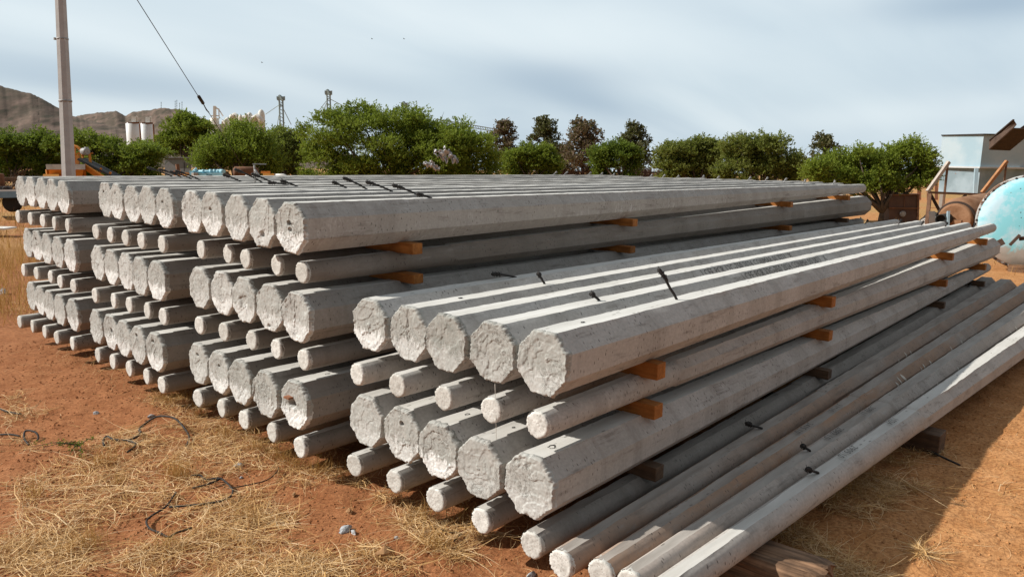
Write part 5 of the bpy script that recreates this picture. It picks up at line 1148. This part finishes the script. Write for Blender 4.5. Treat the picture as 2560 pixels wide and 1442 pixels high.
for a, b in (((1590,402),(1628,402)),((1627,399),(1627,436)),((1592,402),(1592,436)),((1617,404),(1627,411))): mb = MB(); mb.bar(Gp(*a), Gp(*b), .06); mb.build('bar', M['goal'], gl)
def heap(loc, rx, ry, h, name, label, cat, mat, seed):
    n, m = 28, 9; V = []
    for j in range(m+1):
        f = j/m
        for k in range(n):
            a = 2*math.pi*k/n; q = (1-f)*(1+.25*float(vnoise(math.cos(a)*2, math.sin(a)*2, f*3, seed))); V.append((rx*q*math.cos(a), ry*q*math.sin(a), h*(1-(1-f)**2)*(1+.2*float(vnoise(math.cos(a)*3, math.sin(a)*3, f*4, seed+1)))-.05))
    F = [(j*n+k, j*n+(k+1) % n, (j+1)*n+(k+1) % n, (j+1)*n+k) for j in range(m) for k in range(n)]
    o = link_mesh(name, raw_mesh(name, V, F, None, True), mat); o.location = tuple(loc); return tag(o, label, cat)
heapm = mat_plain('red_spoil', (.37, .16, .075), .95, .25, 2, 0, .6)
heap(spot(830, 52), 2.8, 1.6, .55, 'soil_heap', 'reddish soil heap seen under the left side of the largest tree', 'soil heap', heapm, 3); heap(spot(1340, 54), 2.6, 1.4, .5, 'soil_heap', 'reddish soil heap right of the largest tree trunk', 'soil heap', heapm, 5); heap(spot(2135, 24), .55, .4, .45, 'sand_heap', 'small yellowish sand heap left of the brown cabinet', 'sand heap', mat_plain('yellow_sand', (.52, .34, .16), .95, .15, 4), 7)
heap(spot(2310, 27), .7, .5, .45, 'gravel_heap', 'small pale gravel heap right of the brown cabinet', 'gravel heap', mat_plain('pale_gravel', (.46, .42, .38), .95, .2, 20), 9)

# ------------------------------------------------------------------ silos, grain plant, elevator towers, hills
M['white'] = mat_plain('white_silo_paint', (.70, .72, .72), .5, .08, .3); M['cream'] = mat_plain('cream_plant_paint', (.66, .63, .57), .6, .12, .3); M['greengrey'] = mat_plain('grey_green_steel', (.24, .30, .30), .6, .2, .3)
Ds = 160; sp1 = lambda px, py, dd=0: at(px, py, Ds+dd)
for px0, px1, top, label, dd in ((317,350,310,'left silo of the twin white silos before the hill',0),(352,384,311,'right silo of the twin white silos before the hill',4)):
    s_ = empty('white_silo', spot((px0+px1)/2, Ds+dd), label, 'silo', 'twin white silos'); R = (px1-px0)/2*Ds/FPX; c = np.array([*sp1((px0+px1)/2, 330, dd)[:2], G-3]); z1 = sp1(0, top, dd)[2]+ (sp1((px0+px1)/2, top, dd)[2]-sp1(0, top, dd)[2])
    mb = MB(); mb.lathe(c, (0, 0, 1), [(0, R), (z1-G+3, R), (z1-G+3.35, R*.55)], 28); mb.build('shell', M['white'], s_)
    mb = MB(); xm = (px0+px1)/2+3
    mb.bar(sp1(xm, top, dd), sp1(xm, top-17, dd), .9, .9); mb.bar(sp1(xm+6, top, dd), sp1(xm+6, top-20, dd), .3, .3); mb.bar(sp1(xm-4, top-13, dd), sp1(xm+7, top-13, dd), .3, .6); mb.build('filter_head', M['cream'], s_)
    mb = MB(); mb.bar(sp1(px0+3, top-2.5, dd-1.5), sp1(px1-2, top-2.5, dd-1.5), .12, .35); mb.build('railing', M['rust'], s_)
    mb = MB(); mb.bar(sp1(px1-1, top, -2.4+dd), np.array([*sp1(px1-1, top, -2.4+dd)[:2], G]), .25, .25); mb.build('ladder', M['rust'], s_)
Dp = 210; gp = empty('grain_plant', spot(600, Dp), 'white grain plant with round towers and bent ducts behind the trees', 'industrial plant'); pp = lambda px, py, dd=0: at(px, py, Dp+dd)
def cyl(px, w, top, name, dome=False, dd=0):
    R = w/2*Dp/FPX; c = np.array([*pp(px, 330, dd)[:2], G-4]); z = pp(px, top, dd)[2]-G+4; mb = MB(); mb.lathe(c, (0, 0, 1), [(0, R), (z-R*(1.6 if dome else 0), R)]+([(z-R*.9, R*.9), (z-R*.3, R*.55), (z, R*.1)] if dome else [(z+.3, R*.5)]), 20); mb.build(name, M['cream'], gp)
cyl(538, 22, 297, 'tower'); cyl(655, 17, 274, 'tower', True); cyl(626, 16, 281, 'tower', True, 2); cyl(612, 12, 292, 'tower', False, -2); cyl(595, 14, 292, 'tower', False, -2); cyl(570, 20, 294, 'tower', True); cyl(640, 12, 300, 'tower', False, -3)
for px_, w_, t_ in ((584,12,286),(603,10,287),(618,9,284),(634,9,291),(646,9,290),(560,10,300)): cyl(px_, w_, t_, 'tower', True, -4+(px_ % 3)*2)
for x0, x1, y0, y1 in ((578,596,292,288),(632,652,296,291)): mb = MB(); mb.tube([pp(x0,y0+10,-4), pp(x0+2,y0,-4), pp((x0+x1)/2,y1,-4), pp(x1,y0+4,-4), pp(x1+1,y0+16,-4)], .75, 8); mb.build('duct', M['cream'], gp)
mb = MB(); mb.hexa(wallbox(pp, 560, 660, 305, 340, 1, 8)); mb.build('block', M['cream'], gp)
mb = MB(); mb.bar(pp(537,297,-2), pp(537,266,-2), .7, .7); mb.bar(pp(548,297,-2), pp(547,272,-2), .25); mb.bar(pp(537,268,-2), pp(547,274,-2), .3); mb.bar(pp(547,274,-2), pp(558,291,-2), .22); mb.bar(pp(528,290,-2), pp(548,290,-2), .25); mb.build('elevator_leg', M['cream'], gp)
def tower(px, top, w, label, dep, wires):
    t = empty('elevator_tower', spot(px, dep), label, 'tower', 'grain elevator towers'); q = lambda x, y, d=0: at(x, y, dep+d); mb = MB()
    for dx in (-w/2, w/2): mb.bar(q(px+dx, top), np.array([*q(px+dx, top)[:2], G-4]), w*.32*dep/FPX)
    for k in range(9): y = top+8+k*9; mb.bar(q(px-w/2, y), q(px+w/2, y+5), .2)
    mb.build('mast', M['greengrey'], t)
    mb = MB(); mb.bar(q(px-w*1.0, top+1), q(px+w*1.1, top+1), .8, 1.0); mb.bar(q(px-w*1.1, top-4), q(px+w*1.1, top-4), .12); mb.bar(q(px-w*.4, top-7), q(px+w*.6, top+6), 1.0, .6)
    for dx in (-1.1, 0, 1.1): mb.bar(q(px+dx*w, top-5), q(px+dx*w, top+2), .15)
    mb.build('head_platform', M['greengrey'], t)
    for x, y in wires: mb = MB(); mb.bar(q(px, top+14), q(x, y, 6), .14); mb.build('brace', M['greengrey'], t)
tower(702, 246, 9, 'lattice elevator tower between the white plant and the largest tree', 230, ((664,286),(692,320),(728,312)))
tower(821, 232, 8, 'dark topped elevator tower rising behind the largest tree, left part', 220, ((793,283),(806,283),(872,272)))
tower(1011, 262, 7, 'tower head just visible above the top of the largest tree', 225, ())
cg = empty('conveyor_gantry', spot(1180, 200), 'thin lattice conveyor gantry sloping down right of the largest tree top', 'conveyor'); q = lambda x, y, d=0: at(x, y, 200+d); mb = MB(); mb.bar(q(1090,298), q(1250,325), .2); mb.bar(q(1090,305), q(1250,331), .2)
for k in range(26): x = 1092+k*6; mb.bar(q(x, 298.4+(x-1092)*.17), q(x+3, 305+(x-1092)*.165), .12)
mb.build('girder', M['greengrey'], cg); mb = MB(); mb.bar(q(1240,328), np.array([*q(1240,328)[:2], G-4]), .6); mb.build('leg', M['greengrey'], cg)
n = NT('hill_scrub'); pos = n.n('ShaderNodeNewGeometry').outputs['Position']
def hdot(vec):
    x = n.n('ShaderNodeVectorMath', operation='DOT_PRODUCT'); n.set(x.inputs[0], pos); x.inputs[1].default_value = tuple(float(q) for q in vec); return x.outputs['Value']
cb_ = n.n('ShaderNodeCombineXYZ'); n.set(cb_.inputs[0], hdot(rt0)); n.set(cb_.inputs[1], hdot((0, 0, 1.2))); n.set(cb_.inputs[2], hdot(fw*[.3, .3, 0])); v = cb_.outputs[0]; a = n.noise(v, .012, 6, .65); b = n.noise(v, .06, 5, .7); d = n.vor(v, .075)
col = n.mix(n.ramp(a, (.35, 0), (.65, 1)), (.165, .118, .095), (.25, .18, .145)); col = n.mix(n.ramp(b, (.42, .8), (.62, 0)), col, (.095, .082, .062)); col = n.mix(n.ramp(d, (.16, .75), (.34, 0)), col, (.075, .07, .052)); M['hill'] = n.fin(col, .95, n.bump(b, .25, 3.0), spec=.05)
def hill(label, prof, D, depth_, seed, name='hill'):
    xs = np.arange(prof[0][0], prof[-1][0]+1, 4.0); ys = np.interp(xs, [p[0] for p in prof], [p[1] for p in prof]); ys = ys+2.0*fbm(xs*.06, 0, 0, 4, seed)+1.0*vnoise(xs*.4, 0, 0, seed)
    rows = np.linspace(-1, 1.2, 60); V = []
    for r in rows:
        for x, y in zip(xs, ys):
            p = at(x, y, D); zt = max(p[2]-G, 0); d = D+r*depth_; f = max(0, 1-abs(r))**.8 if r < 0 else max(0, 1-r/1.2)
            g_ = spot(x, d); n_ = 1; V.append((g_[0], g_[1], G-45+(zt+45)*f+(4.5*float(fbm(g_[0]*.016, g_[1]*.016, 0, 4, seed+5))+1.3*float(vnoise(g_[0]*.12, g_[1]*.12, 0, seed+6)))*min(1, abs(r)*5)))
    m = len(xs); F = [(j*m+k, j*m+k+1, (j+1)*m+k+1, (j+1)*m+k) for j in range(len(rows)-1) for k in range(m-1)]
    o = link_mesh(name, raw_mesh(name, V, F, None, True), M['hill']); tag(o, label, None, None, 'structure'); return o
hill('brown scrubby hill rising at the left edge', [(-700,150),(-300,120),(-100,175),(0,208),(40,216),(70,226),(130,242),(180,271),(215,291),(260,306),(330,322),(420,345),(520,368),(600,385)], 900, 190, 3)
hill('farther hill ridge with antennas', [(150,330),(200,305),(235,291),(270,286),(300,284),(325,281),(345,293),(360,284),(400,278),(440,274),(470,277),(520,295),(600,320),(700,345),(800,372),(900,388)], 1500, 260, 9)
for k, (px, top, bot) in enumerate(((403,255,279),(438,252,277),(442,250,276),(449,257,276),(455,254,276))):
    o_ = empty('radio_mast', spot(px, 1490), ('thin radio mast standing apart on the ridge, left of the mast cluster' if k == 0 else ['', 'leftmost slim mast of the cluster on the far ridge', 'tallest mast of the cluster on the far ridge', 'short slim mast inside the cluster on the far ridge', 'rightmost mast of the cluster on the far ridge'][k]), 'radio mast', 'radio masts on the ridge')
    mb = MB(); mb.bar(at(px, top, 1490), at(px, bot+6, 1490), .55); 
    for j in range(3): mb.bar(at(px-1.2, top+3+j*6, 1490), at(px+1.2, top+3+j*6, 1490), .7)
    mb.build('mast', M['greengrey'], o_)
# birds
M['bird'] = mat_plain('dark_feathers', (.04, .04, .045), .9)
for px, py, lab in ((655,157,'tiny dark bird flying alone above the white plant'),(930,98,'left bird of the two tiny birds high in the sky'),(1010,98,'right bird of the two tiny birds high in the sky')):
    c = at(px, py, 90); mb = MB(); mb.tube([c-rt0*.10, c, c+rt0*.12], [.01, .035, .015], 6)
    for sg in (-1, 1): mb.add([c+rt0*.03, c-rt0*.04, c-rt0*.06+vdir*sg*.2+[0, 0, .08], c+rt0*.0+vdir*sg*.2+[0, 0, .08]], [(0, 1, 2, 3)])
    single(mb, 'bird', M['bird'], c, lab, 'bird', 'birds in the sky')
